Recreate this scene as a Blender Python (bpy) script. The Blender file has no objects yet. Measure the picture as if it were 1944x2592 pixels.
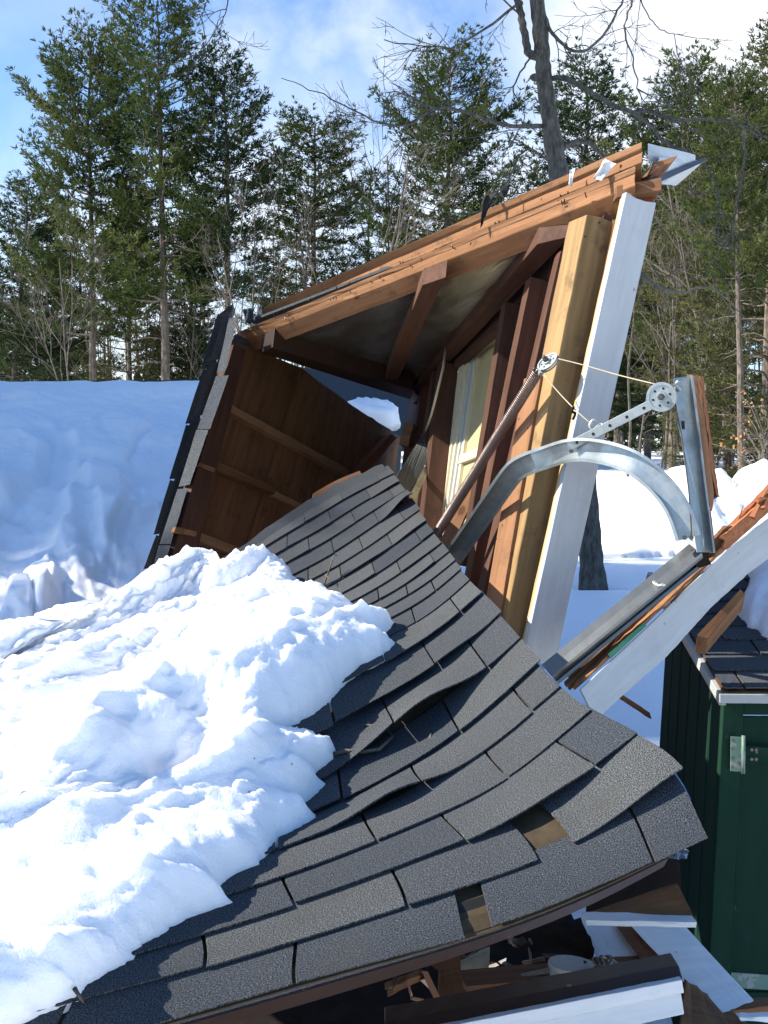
import bpy, math, random
import numpy as np
from mathutils import Vector
R = math.radians
random.seed(7)
rng = np.random.default_rng(11)
scene = bpy.context.scene
COL = scene.collection

# ------------------------------------------------------------------ camera
F = 2780.0; CX, CY = 972.0, 1296.0
CAMZ = 1.9
PITCH = math.atan(216 / F)
cam_d = bpy.data.cameras.new('camera')
cam = bpy.data.objects.new('camera', cam_d); COL.objects.link(cam)
cam.location = (0, 0, CAMZ); cam.rotation_euler = (math.pi / 2 - PITCH, 0, 0)
cam_d.sensor_fit = 'VERTICAL'; cam_d.sensor_height = 24
cam_d.lens = 12 / (1296 / F)
cam_d.clip_start = 0.05; cam_d.clip_end = 2000
scene.camera = cam
C0 = np.array([0, 0, CAMZ]); RT = np.array([1., 0, 0])
FW = np.array([0, math.cos(PITCH), -math.sin(PITCH)]); UP = np.array([0, math.sin(PITCH), math.cos(PITCH)])

def P(px, py, d):
    return C0 + d * ((px - CX) / F * RT + FW - (py - CY) / F * UP)
def proj(p):
    q = np.asarray(p) - C0
    d = q @ FW
    return np.stack([CX + F * (q @ RT) / d, CY - F * (q @ UP) / d], -1)

# ------------------------------------------------------------------ light and sky
SUN = np.array([-0.80, -0.035, 0.66]); SUN /= np.linalg.norm(SUN)
sd = bpy.data.lights.new('sun', 'SUN'); so = bpy.data.objects.new('sun', sd); COL.objects.link(so)
sd.energy = 5.0; sd.angle = R(0.5); sd.color = (1.0, 0.94, 0.84)
so.rotation_euler = Vector(SUN).to_track_quat('Z', 'Y').to_euler()
scene.view_settings.view_transform = 'Standard'; scene.view_settings.look = 'None'
scene.view_settings.exposure = 1.15; scene.view_settings.gamma = 1.0
scene.view_settings.use_curve_mapping = False
scene.render.engine = 'CYCLES'
scene.cycles.max_bounces = 8
try: scene.cycles.use_denoising = True
except Exception: pass
w = bpy.data.worlds.new('World'); scene.world = w; w.use_nodes = True
nt = w.node_tree; nt.nodes.clear()

class NT:
    """tiny node helper"""
    def __init__(s, t): s.t = t
    def n(s, typ, ins=None, **kw):
        nd = s.t.nodes.new(typ)
        for k, v in kw.items(): setattr(nd, k, v)
        for k, v in (ins or {}).items():
            if isinstance(v, bpy.types.NodeSocket): s.t.links.new(v, nd.inputs[k])
            else: nd.inputs[k].default_value = v
        return nd
    def math(s, op, a, b=0.0, c=0.0, clamp=False):
        return s.n('ShaderNodeMath', {0: a, 1: b, 2: c}, operation=op, use_clamp=clamp).outputs[0]
    def mix(s, f, a, b, blend='MIX'):
        nd = s.n('ShaderNodeMix', data_type='RGBA', blend_type=blend)
        for idx, v in ((0, f), (6, a), (7, b)):
            if isinstance(v, bpy.types.NodeSocket): s.t.links.new(v, nd.inputs[idx])
            else: nd.inputs[idx].default_value = v if idx == 0 else (tuple(v) + (1.0,))[:4]
        return nd.outputs[2]
    def noise(s, vec, scale, detail=4, rough=.55, dist=0.0):
        return s.n('ShaderNodeTexNoise', {'Vector': vec, 'Scale': scale, 'Detail': detail, 'Roughness': rough, 'Distortion': dist}).outputs[0]
    def ramp(s, fac, lo, hi, a=0.0, b=1.0):
        return s.n('ShaderNodeMapRange', {0: fac, 1: lo, 2: hi, 3: a, 4: b}, interpolation_type='SMOOTHSTEP').outputs[0]

N = NT(nt)
sky = N.n('ShaderNodeTexSky', sky_type='NISHITA')
sky.sun_disc = False
sky.sun_elevation = math.asin(SUN[2])
sky.sun_rotation = math.atan2(SUN[0], SUN[1])
sky.air_density = 1.0; sky.dust_density = 0.6; sky.ozone_density = 1.6
gen = N.n('ShaderNodeTexCoord').outputs['Generated']
warp = N.n('ShaderNodeTexNoise', {'Vector': gen, 'Scale': 5.0, 'Detail': 6, 'Roughness': .6}).outputs[1]
wv = N.n('ShaderNodeVectorMath', {0: warp, 1: (.5, .5, .5)}, operation='SUBTRACT').outputs[0]
wv = N.n('ShaderNodeVectorMath', {0: wv, 3: 0.26}, operation='SCALE').outputs[0]
dirv = N.n('ShaderNodeVectorMath', {0: gen, 1: wv}, operation='ADD').outputs[0]
cl = None
for (px, py, lo, hi, s) in ((1830, 90, .26, .03, 1.0), (1650, 330, .2, .02, .8), (640, 110, .085, .01, .55), (960, 100, .085, .01, .6), (700, 560, .15, .02, .85), (300, 900, .25, .05, .7),
                            (1250, 620, .2, .05, .7), (60, 40, .1, .02, .18), (780, 300, .1, .01, .35)):
    dv = P(px, py, 1.0) - C0; dv = dv / np.linalg.norm(dv)
    ds = N.n('ShaderNodeVectorMath', {0: dirv, 1: tuple(dv)}, operation='DISTANCE').outputs['Value']
    m = N.ramp(ds, hi, lo, s, 0.0)
    cl = m if cl is None else N.math('MAXIMUM', cl, m)
wisp = N.noise(dirv, 4.2, 7, .62)
cl = N.math('MAXIMUM', cl, N.ramp(wisp, .56, .82, 0, .7))
fine = N.noise(dirv, 14, 6, .6)
cl = N.math('MULTIPLY', cl, N.ramp(fine, .2, .62, .6, 1.0), clamp=True)
blue = N.mix(1.0, sky.outputs[0], (.80, 1.04, 1.32), 'MULTIPLY')
skyc = N.mix(cl, blue, (6.9, 7.1, 7.4))
bg = N.n('ShaderNodeBackground', {0: skyc, 1: 0.085})
ow = N.n('ShaderNodeOutputWorld', {0: bg.outputs[0]})

# ------------------------------------------------------------------ numpy noise
_perm = rng.permutation(256); _perm = np.concatenate([_perm, _perm, _perm])
_grad = rng.normal(size=(256, 3)); _grad /= np.linalg.norm(_grad, axis=1)[:, None]
def perlin(p):
    p = np.asarray(p, float); i = np.floor(p).astype(int); f = p - i; i &= 255
    u = f * f * f * (f * (f * 6 - 15) + 10)
    out = 0
    for dx in (0, 1):
        for dy in (0, 1):
            for dz in (0, 1):
                h = _perm[_perm[_perm[i[..., 0] + dx] + i[..., 1] + dy] + i[..., 2] + dz]
                g = _grad[h]
                dot = ((f - np.array([dx, dy, dz])) * g).sum(-1)
                wx = u[..., 0] if dx else 1 - u[..., 0]
                wy = u[..., 1] if dy else 1 - u[..., 1]
                wz = u[..., 2] if dz else 1 - u[..., 2]
                out = out + wx * wy * wz * dot
    return out
def fbm(p, octv=4, gain=.5):
    a, s, t = 1.0, 0.0, np.asarray(p, float)
    for k in range(octv):
        s = s + a * perlin(t + 17.3 * k); t = t * 2.03; a *= gain
    return s
def billow(p, octv=3, gain=.5):
    a, s, t = 1.0, 0.0, np.asarray(p, float)
    for k in range(octv):
        s = s + a * (1 - 2.2 * np.abs(perlin(t + 9.1 * k))); t = t * 2.1; a *= gain
    return s
def cells(p):
    """worley f1, f2, cell hash; p (...,2)"""
    i = np.floor(p).astype(int)
    best = np.full(p.shape[:-1], 9.); sec = np.full(p.shape[:-1], 9.); hid = np.zeros(p.shape[:-1])
    for dx in (-1, 0, 1):
        for dy in (-1, 0, 1):
            c = i + np.array([dx, dy]); h = _perm[_perm[c[..., 0] & 255] + (c[..., 1] & 255)]
            q = c + .5 + .42 * _grad[h][..., :2]
            d = np.linalg.norm(p - q, axis=-1)
            closer = d < best
            sec = np.where(closer, best, np.minimum(sec, d)); hid = np.where(closer, h / 255., hid); best = np.where(closer, d, best)
    return best, sec, hid
def sstep(a, b, x):
    t = np.clip((x - a) / (b - a), 0, 1); return t * t * (3 - 2 * t)

# ------------------------------------------------------------------ object helpers
def tag(o, label=None, cat=None, group=None, kind=None):
    if label: o['label'] = label
    if cat: o['category'] = cat
    if group: o['group'] = group
    if kind: o['kind'] = kind
    return o
def thing(name, label, cat, loc=(0, 0, 0), group=None):
    o = bpy.data.objects.new(name, None); COL.objects.link(o)
    o.location = tuple(float(v) for v in loc); o.empty_display_size = .1
    return tag(o, label, cat, group)
def nrm(v):
    v = np.asarray(v, float); return v / max(1e-9, np.linalg.norm(v))

class MB:
    def __init__(s): s.v = []; s.f = []; s.b = []; s.t = []; s.n = 0
    def add(s, verts, faces, bco=None, tone=None):
        verts = np.asarray(verts, float)
        k = s.n
        s.v.append(verts); s.n += len(verts)
        s.f.extend([tuple(int(i) + k for i in f) for f in faces])
        s.b.append(verts.copy() if bco is None else np.asarray(bco, float))
        s.t.append(np.full(len(verts), random.random() if tone is None else tone) if np.isscalar(tone) or tone is None else np.asarray(tone, float))
        return s
    def hexa(s, q, vec, n=(10, 2), jit=.0015, rag=(0, 0), tone=None):
        """a board: front quad q = (start top, end top, end bottom, start bottom), extruded by vec; grid along its length, ragged ends"""
        a, b, c, d = [np.asarray(x, float) for x in q]; vec = np.asarray(vec, float)
        nx, ny = n; L = np.linalg.norm(b - a); W = np.linalg.norm(d - a); T = np.linalg.norm(vec)
        ax = nrm(b - a)
        off = rng.uniform(0, 50, 3)
        fr, bk, bf, bb = [], [], [], []; jit = jit * .35
        for i in range(nx + 1):
            for j in range(ny + 1):
                u, v = i / nx, j / ny
                p = (a * (1 - u) + b * u) * (1 - v) + (d * (1 - u) + c * u) * v
                if i == 0 and rag[0]: p = p + ax * rag[0] * rng.uniform(-1, 1)
                if i == nx and rag[1]: p = p + ax * rag[1] * rng.uniform(-1, 1)
                j1 = rng.normal(0, jit, 3); j2 = rng.normal(0, jit, 3)
                fr.append(p + j1); bk.append(p + vec + j2 + (ax * rng.uniform(-.5, .5) * rag[1] if i == nx and rag[1] else 0))
                bf.append((u * L, v * W, 0)); bb.append((u * L, v * W, T))
        m = (nx + 1) * (ny + 1); F_ = []
        g = lambda i, j: i * (ny + 1) + j
        for i in range(nx):
            for j in range(ny):
                F_.append((g(i, j), g(i, j + 1), g(i + 1, j + 1), g(i + 1, j)))
                F_.append((m + g(i, j), m + g(i + 1, j), m + g(i + 1, j + 1), m + g(i, j + 1)))
            F_.append((g(i, 0), g(i + 1, 0), m + g(i + 1, 0), m + g(i, 0)))
            F_.append((g(i, ny), m + g(i, ny), m + g(i + 1, ny), g(i + 1, ny)))
        for j in range(ny):
            F_.append((g(0, j), m + g(0, j), m + g(0, j + 1), g(0, j + 1)))
            F_.append((g(nx, j), g(nx, j + 1), m + g(nx, j + 1), m + g(nx, j)))
        return s.add(fr + bk, F_, np.array(bf + bb) + off, tone)
    def board(s, p0, p1, wdir, wd, th, **kw):
        """box from p0 to p1 (centre line), width wd along wdir, thickness th"""
        p0 = np.asarray(p0, float); p1 = np.asarray(p1, float); ax = nrm(p1 - p0)
        wdir = nrm(np.asarray(wdir, float) - ax * (np.asarray(wdir, float) @ ax)); tdir = np.cross(ax, wdir)
        o = wdir * wd / 2; t = tdir * th
        return s.hexa((p0 + o - t / 2, p1 + o - t / 2, p1 - o - t / 2, p0 - o - t / 2), t, **kw)
    def tube(s, pts, rad, sides=6, tone=None, cap=True):
        pts = np.asarray(pts, float); n = len(pts); rad = np.broadcast_to(np.asarray(rad, float), (n,))
        V, F_, B = [], [], []
        tg = np.gradient(pts, axis=0); ref = np.array([.3, .2, .93])
        if abs(nrm(pts[-1] - pts[0]) @ nrm(ref)) > .9: ref = np.array([1., .1, 0])
        cum = np.concatenate([[0], np.cumsum(np.linalg.norm(np.diff(pts, axis=0), axis=1))])
        for i in range(n):
            t = nrm(tg[i]); x = nrm(np.cross(ref, t)); y = np.cross(t, x); ref = y if False else ref
            for k in range(sides):
                a = 2 * math.pi * k / sides
                V.append(pts[i] + rad[i] * (math.cos(a) * x + math.sin(a) * y)); B.append((cum[i], a * .05, rad[i]))
        for i in range(n - 1):
            for k in range(sides):
                k2 = (k + 1) % sides
                F_.append((i * sides + k, i * sides + k2, (i + 1) * sides + k2, (i + 1) * sides + k))
        if cap and sides > 3:
            F_.append(tuple(range(sides))[::-1]); F_.append(tuple((n - 1) * sides + k for k in range(sides)))
        return s.add(V, F_, B, tone)
    def grid(s, pts, bco=None, tone=None, mask=None):
        """pts (n,m,3)"""
        n, m = pts.shape[:2]; F_ = []
        for i in range(n - 1):
            for j in range(m - 1):
                if mask is None or mask[i, j]:
                    F_.append((i * m + j, i * m + j + 1, (i + 1) * m + j + 1, (i + 1) * m + j))
        return s.add(pts.reshape(-1, 3), F_, None if bco is None else bco.reshape(-1, 3), tone)
    def slab(s, pts, vec, bco=None, tone=None):
        """grid sheet with thickness: pts (n,m,3), offset by vec (3,) or (n,m,3)"""
        n, m = pts.shape[:2]; lo = pts + vec; V = np.concatenate([pts.reshape(-1, 3), lo.reshape(-1, 3)]); K = n * m; F_ = []
        for i in range(n - 1):
            for j in range(m - 1):
                q = (i * m + j, i * m + j + 1, (i + 1) * m + j + 1, (i + 1) * m + j)
                F_.append(q); F_.append(tuple(K + x for x in q[::-1]))
        for i in range(n - 1):
            for j, fl in ((0, 0), (m - 1, 1)):
                q = (i * m + j, (i + 1) * m + j, K + (i + 1) * m + j, K + i * m + j); F_.append(q[::-1] if fl else q)
        for j in range(m - 1):
            for i, fl in ((0, 1), (n - 1, 0)):
                q = (i * m + j, i * m + j + 1, K + i * m + j + 1, K + i * m + j); F_.append(q[::-1] if fl else q)
        b2 = None if bco is None else np.concatenate([bco.reshape(-1, 3)] * 2)
        t2 = tone if tone is None or np.isscalar(tone) else np.concatenate([np.asarray(tone).ravel()] * 2)
        return s.add(V, F_, b2, t2)
    def disc(s, c, axis, r, th, sides=28, r_in=0.0, tone=None):
        c = np.asarray(c, float); ax = nrm(axis); x = nrm(np.cross(ax, [.2, .3, 1])); y = np.cross(ax, x)
        prof = [(r_in, -th / 2), (r, -th / 2), (r, th / 2), (r_in, th / 2)]
        V = []
        for k in range(sides):
            a = 2 * math.pi * k / sides
            for (rr, h) in prof: V.append(c + ax * h + rr * (math.cos(a) * x + math.sin(a) * y))
        F_ = []
        for k in range(sides):
            k2 = (k + 1) % sides
            for j in range(4):
                j2 = (j + 1) % 4
                F_.append((k * 4 + j, k * 4 + j2, k2 * 4 + j2, k2 * 4 + j))
        return s.add(V, F_, None, tone)
    def build(s, name, mat, parent=None, smooth=False, bevel=0.0, weld=False):
        me = bpy.data.meshes.new(name)
        V = np.concatenate(s.v); B = np.concatenate(s.b); T = np.concatenate(s.t)
        off = np.zeros(3)
        root = parent
        while root is not None:
            off = off + np.array(root.location); root = root.parent
        if parent is None:
            off = V.mean(0); off[2] = V[:, 2].min()
        V = V - off
        me.from_pydata(V.tolist(), [], s.f)
        a = me.attributes.new('bco', 'FLOAT_VECTOR', 'POINT'); a.data.foreach_set('vector', B.astype(np.float32).ravel())
        a = me.attributes.new('tone', 'FLOAT', 'POINT'); a.data.foreach_set('value', T.astype(np.float32))
        me.materials.append(mat)
        if smooth: me.polygons.foreach_set('use_smooth', [True] * len(me.polygons))
        me.validate(); me.update()
        o = bpy.data.objects.new(name, me); COL.objects.link(o)
        if parent is not None: o.parent = parent
        else: o.location = tuple(off)
        if bevel:
            m = o.modifiers.new('bevel', 'BEVEL'); m.width = bevel; m.segments = 2; m.limit_method = 'ANGLE'; m.angle_limit = R(40)
        return o

# ------------------------------------------------------------------ materials
def mat(name):
    m = bpy.data.materials.new(name); m.use_nodes = True; t = m.node_tree; t.nodes.clear()
    n = NT(t); b = n.n('ShaderNodeBsdfPrincipled'); n.n('ShaderNodeOutputMaterial', {0: b.outputs[0]})
    return m, n, b
def setb(n, b, **kw):
    names = dict(col='Base Color', rough='Roughness', metal='Metallic', normal='Normal', spec='Specular IOR Level', sss='Subsurface Weight')
    for k, v in kw.items():
        s = b.inputs[names[k]]
        if isinstance(v, bpy.types.NodeSocket): n.t.links.new(v, s)
        elif k == 'col': s.default_value = tuple(v) + (1.0,)
        else: s.default_value = v
def attr(n, name, out): return n.n('ShaderNodeAttribute', attribute_name=name).outputs[out]
def bump(n, h, strength, dist): return n.n('ShaderNodeBump', {'Strength': strength, 'Distance': dist, 'Height': h}).outputs[0]

def wood(name, c1, c2, dirt=(.06, .035, .02), dirt_amt=.35, rough=.75, knots=True):
    m, n, b = mat(name); v = attr(n, 'bco', 'Vector'); tone = attr(n, 'tone', 'Fac')
    sc = n.n('ShaderNodeVectorMath', {0: v, 1: (2.5, 60, 60)}, operation='MULTIPLY').outputs[0]
    g = n.noise(sc, 1.0, 5, .65, .6)
    sc2 = n.n('ShaderNodeVectorMath', {0: v, 1: (1.2, 14, 14)}, operation='MULTIPLY').outputs[0]
    g2 = n.noise(sc2, 1.0, 3, .5, 1.2)
    f = n.math('ADD', n.math('MULTIPLY', g, .6), n.math('MULTIPLY', g2, .55))
    f = n.ramp(f, .36, .78)
    c = n.mix(f, c1, c2)
    c = n.mix(1.0, c, n.mix(tone, (.78, .78, .78), (1.14, 1.12, 1.08)), 'MULTIPLY')
    d = n.noise(v, 9, 6, .7)
    c = n.mix(n.ramp(d, .52, .72, 0, dirt_amt), c, dirt)
    if knots:
        sk = n.n('ShaderNodeVectorMath', {0: v, 1: (5.0, 11, 11)}, operation='MULTIPLY').outputs[0]
        vo = n.n('ShaderNodeTexVoronoi', {'Vector': sk, 'Scale': 1.0})
        pick = n.ramp(n.n('ShaderNodeSeparateColor', {0: vo.outputs[1]}).outputs[0], .72, .76)
        k = n.math('MULTIPLY', n.ramp(vo.outputs[0], .10, .2, 1, 0), pick)
        c = n.mix(n.math('MULTIPLY', k, .8), c, (.07, .03, .012))
        vo2 = n.n('ShaderNodeTexVoronoi', {'Vector': v, 'Scale': 26.0})
        pick2 = n.ramp(n.n('ShaderNodeSeparateColor', {0: vo2.outputs[1]}).outputs[1], .8, .83)
        c = n.mix(n.math('MULTIPLY', n.ramp(vo2.outputs[0], .07, .13, .9, 0), pick2), c, (.03, .02, .015))
    setb(n, b, col=c, rough=rough, spec=.25, normal=bump(n, g, .35, .004))
    return m

M = {}
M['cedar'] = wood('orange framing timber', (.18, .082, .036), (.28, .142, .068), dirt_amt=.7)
M['cedar_red'] = wood('red framing timber', (.15, .045, .018), (.24, .085, .036), dirt_amt=.4)
M['tan'] = wood('tan post timber', (.19, .115, .048), (.31, .20, .088), dirt_amt=.65)
M['tan_pale'] = wood('pale split timber', (.45, .30, .12), (.58, .42, .20), dirt_amt=.3)
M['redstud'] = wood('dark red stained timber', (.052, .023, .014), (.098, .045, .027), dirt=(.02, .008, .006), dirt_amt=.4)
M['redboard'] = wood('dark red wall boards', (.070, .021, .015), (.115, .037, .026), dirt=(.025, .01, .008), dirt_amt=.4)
M['ply'] = wood('old brown plywood', (.10, .045, .019), (.18, .092, .04), dirt=(.03, .015, .008), dirt_amt=.55)
M['batten'] = wood('brown batten timber', (.20, .10, .05), (.30, .17, .085), dirt_amt=.3)
M['rawbrown'] = wood('brown broken timber', (.11, .046, .02), (.18, .085, .038), dirt_amt=.4)
M['greywood'] = wood('weathered grey timber', (.20, .18, .14), (.34, .31, .24), dirt_amt=.3)
M['splinter'] = wood('freshly split red timber', (.24, .08, .032), (.36, .145, .062), dirt=(.10, .03, .015), dirt_amt=.5, knots=False)

def paint(name, col, under=(.22, .14, .07), chip=.69, dirt=.35, rough=.45, spec=.4):
    m, n, b = mat(name); v = attr(n, 'bco', 'Vector')
    sc = n.n('ShaderNodeVectorMath', {0: v, 1: (4, 45, 45)}, operation='MULTIPLY').outputs[0]
    g = n.noise(sc, 1.0, 4, .6)
    c = n.mix(n.ramp(g, .3, .8), tuple(x * .86 for x in col), col)
    d = n.noise(v, 7, 6, .7)
    c = n.mix(n.ramp(d, .5, .75, 0, dirt), c, tuple(x * .55 + .02 for x in col))
    ch = n.noise(v, 20, 5, .65)
    c = n.mix(n.ramp(ch, chip, chip + .015), c, under)
    vo = n.n('ShaderNodeTexVoronoi', {'Vector': v, 'Scale': 16.0})
    pk = n.ramp(n.n('ShaderNodeSeparateColor', {0: vo.outputs[1]}).outputs[2], .82, .85)
    c = n.mix(n.math('MULTIPLY', n.ramp(vo.outputs[0], .05, .10, .8, 0), pk), c, (.25, .2, .17))
    setb(n, b, col=c, rough=rough, spec=spec, normal=bump(n, n.math('ADD', g, n.math('MULTIPLY', ch, .8)), .3, .002))
    return m
M['white'] = paint('chipped white paint', (.44, .46, .46))
M['white_old'] = paint('dirty white paint', (.36, .37, .35), under=(.20, .12, .06), chip=.655, dirt=.5)
M['cream'] = paint('cream window paint', (.60, .54, .38), chip=.72)
M['vinyl'] = paint('white siding', (.70, .72, .72), under=(.3, .25, .18), chip=.76, dirt=.3)
M['green'] = paint('dark green stain', (.009, .035, .021), under=(.028, .05, .037), chip=.69, dirt=.35, rough=.8, spec=.1)
M['greenline'] = paint('green edge paint', (.05, .2, .09), chip=.63)
M['browntrim'] = paint('dark brown trim paint', (.038, .021, .015), under=(.15, .09, .05), chip=.68)
M['blind'] = paint('yellowed board', (.50, .42, .22), under=(.35, .27, .12), chip=.75, dirt=.4)

def plain(name, col, rough=.6, metal=0.0, var=.25, scale=30, bmp=.2):
    m, n, b = mat(name); v = attr(n, 'bco', 'Vector'); g = n.noise(v, scale, 5, .6)
    setb(n, b, spec=.12 if (not metal and max(col) < .15) else .4, col=n.mix(g, tuple(x * (1 - var) for x in col), tuple(min(1, x * (1 + var)) for x in col)), rough=rough, metal=metal, normal=bump(n, g, bmp, .002))
    return m
def galv():
    m, n, b = mat('galvanised steel'); v = n.n('ShaderNodeTexCoord').outputs['Object']
    vo = n.n('ShaderNodeTexVoronoi', {'Vector': v, 'Scale': 70.0}).outputs[1]
    g = n.noise(v, 12, 5, .6); sp = n.n('ShaderNodeSeparateColor', {0: vo}).outputs[0]
    c = n.mix(n.math('MULTIPLY', sp, .35), (.30, .33, .33), (.44, .47, .47))
    c = n.mix(n.ramp(g, .5, .75, 0, .55), c, (.16, .16, .14))
    gr = n.noise(v, 260, 2, .5)
    setb(n, b, col=c, metal=.72, rough=n.ramp(g, .3, .7, .34, .55), normal=bump(n, gr, .06, .001))
    return m
M['galv'] = galv()
M['galv_dark'] = plain('dulled steel track', (.15, .155, .15), .38, .8, .3, 25, .1)
M['steel_dark'] = plain('dark spring steel', (.20, .15, .13), .38, .85, .3, 60)
M['cable'] = plain('pale cord', (.42, .36, .24), .8)
M['darksteel'] = plain('dark bolt steel', (.10, .09, .08), .4, .8)
M['hook'] = plain('bright wire', (.6, .58, .5), .35, .8)
M['plastic'] = plain('torn clear plastic', (.66, .67, .66), .25, 0, .1)
M['tarpaper'] = plain('black tar paper', (.02, .02, .02), .7, 0, .4)
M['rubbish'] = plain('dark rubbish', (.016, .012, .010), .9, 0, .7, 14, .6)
M['concrete'] = plain('dirty concrete', (.10, .09, .08), .9, 0, .4, 6)
M['bucket'] = plain('white bucket plastic', (.30, .32, .31), .4, 0, .12)
M['metaltrim'] = plain('sky-tinted metal trim', (.42, .46, .52), .22, .85, .15)  # blue of the reflected sky is put into the base colour
M['hinge'] = paint('worn green hinge', (.10, .19, .14), under=(.20, .23, .21), chip=.52, rough=.5)

def shingle_mat(name, base, warm):
    m, n, b = mat(name); v = attr(n, 'bco', 'Vector'); tone = attr(n, 'tone', 'Fac')
    gr = n.noise(v, 430, 2, .75)
    gr2 = n.noise(v, 300, 2, .7)
    big = n.noise(v, 5, 5, .65); bl = n.noise(v, 24, 4, .7)
    c = n.mix(n.ramp(gr, .40, .62), tuple(x * .18 for x in base), tuple(x * 2.1 for x in base))
    c = n.mix(n.ramp(gr2, .60, .68, 0, .8), c, tuple(x * 4.2 for x in base))
    c = n.mix(1.0, c, n.mix(tone, (.70, .73, .80), (1.22, 1.18, 1.12)), 'MULTIPLY')
    c = n.mix(n.ramp(big, .5, .75, 0, .45), c, warm)
    c = n.mix(n.ramp(bl, .60, .78, 0, .4), c, (.022, .02, .018))
    h = n.math('ADD', gr, n.math('MULTIPLY', gr2, .7))
    setb(n, b, col=c, rough=.95, spec=.1, normal=bump(n, h, .22, .0007))
    return m
M['shingle'] = shingle_mat('asphalt shingle', (.052, .056, .059), (.058, .056, .048))
M['underlay'] = plain('dirty shingle underlay', (.062, .046, .028), .95, 0, .7, 22, .5)

def snow_mat(name, col=(.90, .905, .91), dirt=.0, sss=.0):
    m, n, b = mat(name); v = n.n('ShaderNodeTexCoord').outputs['Object']
    g = n.noise(v, 55, 6, .7); g2 = n.noise(v, 260, 3, .6); d = n.noise(v, 1.3, 6, .65)
    c = n.mix(n.ramp(d, .52, .75, 0, dirt), col, (.60, .56, .50))
    sp = n.n('ShaderNodeTexVoronoi', {'Vector': v, 'Scale': 34.0})
    pk = n.ramp(n.n('ShaderNodeSeparateColor', {0: sp.outputs[1]}).outputs[0], .90, .92)
    c = n.mix(n.math('MULTIPLY', n.ramp(sp.outputs[0], .05, .10, .75, 0), pk), c, (.16, .11, .07))
    setb(n, b, col=c, rough=.55, spec=.3, normal=bump(n, n.math('ADD', g, n.math('MULTIPLY', g2, .5)), .45, .008))
    if sss:
        b.inputs['Subsurface Weight'].default_value = sss; b.inputs['Subsurface Radius'].default_value = (1.0, 1.1, 1.3); b.inputs['Subsurface Scale'].default_value = .03
    return m
M['snow'] = snow_mat('old granular snow', sss=.5)
M['snow_far'] = snow_mat('yard snow', dirt=.15)
M['snow_bank'] = snow_mat('ploughed snow', col=(.78, .78, .77), dirt=.45)

def foil():
    m, n, b = mat('foil insulation facing'); v = attr(n, 'bco', 'Vector')
    g = n.noise(v, 9, 5, .6, .8)
    br = n.n('ShaderNodeTexBrick', {'Vector': v, 'Scale': 11.0, 'Mortar Size': .012, 'Color1': (1, 1, 1, 1), 'Color2': (1, 1, 1, 1), 'Mortar': (0, 0, 0, 1)}, offset=0.0).outputs[1]
    c = n.mix(n.ramp(n.noise(v, 1.1, 3), .4, .6), (.40, .38, .30), (.50, .50, .49)); c = n.mix(n.ramp(br, .2, .8, 0, .8), c, (.03, .03, .03)); c = n.mix(n.ramp(n.noise(v, 2.2, 3), .40, .62, .35, 0), c, (.12, .11, .10))
    setb(n, b, col=c, metal=.9, rough=n.ramp(g, .3, .7, .32, .46), normal=bump(n, n.math('ADD', n.math('MULTIPLY', n.noise(v, 4, 3, .5, .5), 2.0), n.math('MULTIPLY', br, .3)), .16, .03))
    return m
M['foil'] = foil()


def bark(name, c1, c2, scale=14):
    m, n, b = mat(name); v = attr(n, 'bco', 'Vector')
    v = n.n('ShaderNodeTexCoord').outputs['Object']
    sc = n.n('ShaderNodeVectorMath', {0: v, 1: (1, 1, .3)}, operation='MULTIPLY').outputs[0]
    g = n.noise(sc, scale, 6, .7); g2 = n.noise(v, 1.3, 4, .6)
    c = n.mix(n.ramp(g, .35, .68), c1, c2); c = n.mix(n.ramp(g2, .5, .7, 0, .35), c, tuple(x * 1.5 for x in c2))
    setb(n, b, col=c, rough=.9, spec=.2, normal=bump(n, g, .7, .03))
    return m
M['bark'] = bark('grey maple bark', (.05, .046, .038), (.135, .125, .105), 22)
M['pinebark'] = bark('pine bark', (.07, .055, .042), (.17, .145, .115), 10)
M['sapling'] = bark('pale sapling bark', (.06, .05, .04), (.15, .13, .105), 10)

def needles(name, dark, mid, lite):
    m, n, b = mat(name); tone = attr(n, 'tone', 'Fac')
    c = n.mix(n.ramp(tone, 0, .55), dark, mid); c = n.mix(n.ramp(tone, .55, 1), c, lite)
    setb(n, b, col=c, rough=.85, spec=.1)
    tr = n.n('ShaderNodeBsdfTranslucent', {0: c})
    mx = n.n('ShaderNodeMixShader', {0: .25, 1: b.outputs[0], 2: tr.outputs[0]})
    out = [x for x in n.t.nodes if x.type == 'OUTPUT_MATERIAL'][0]
    n.t.links.new(mx.outputs[0], out.inputs[0])
    return m
M['needles'] = needles('pine needles', (.014, .032, .010), (.050, .070, .018), (.115, .125, .042))
M['needles_dark'] = needles('dark pine needles', (.010, .025, .010), (.032, .052, .017), (.075, .092, .038))
M['needles_warm'] = needles('olive hemlock needles', (.022, .030, .010), (.062, .066, .022), (.115, .110, .045))
M['leaves'] = needles('dry beech leaves', (.22, .10, .04), (.45, .24, .10), (.6, .38, .18))

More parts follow.
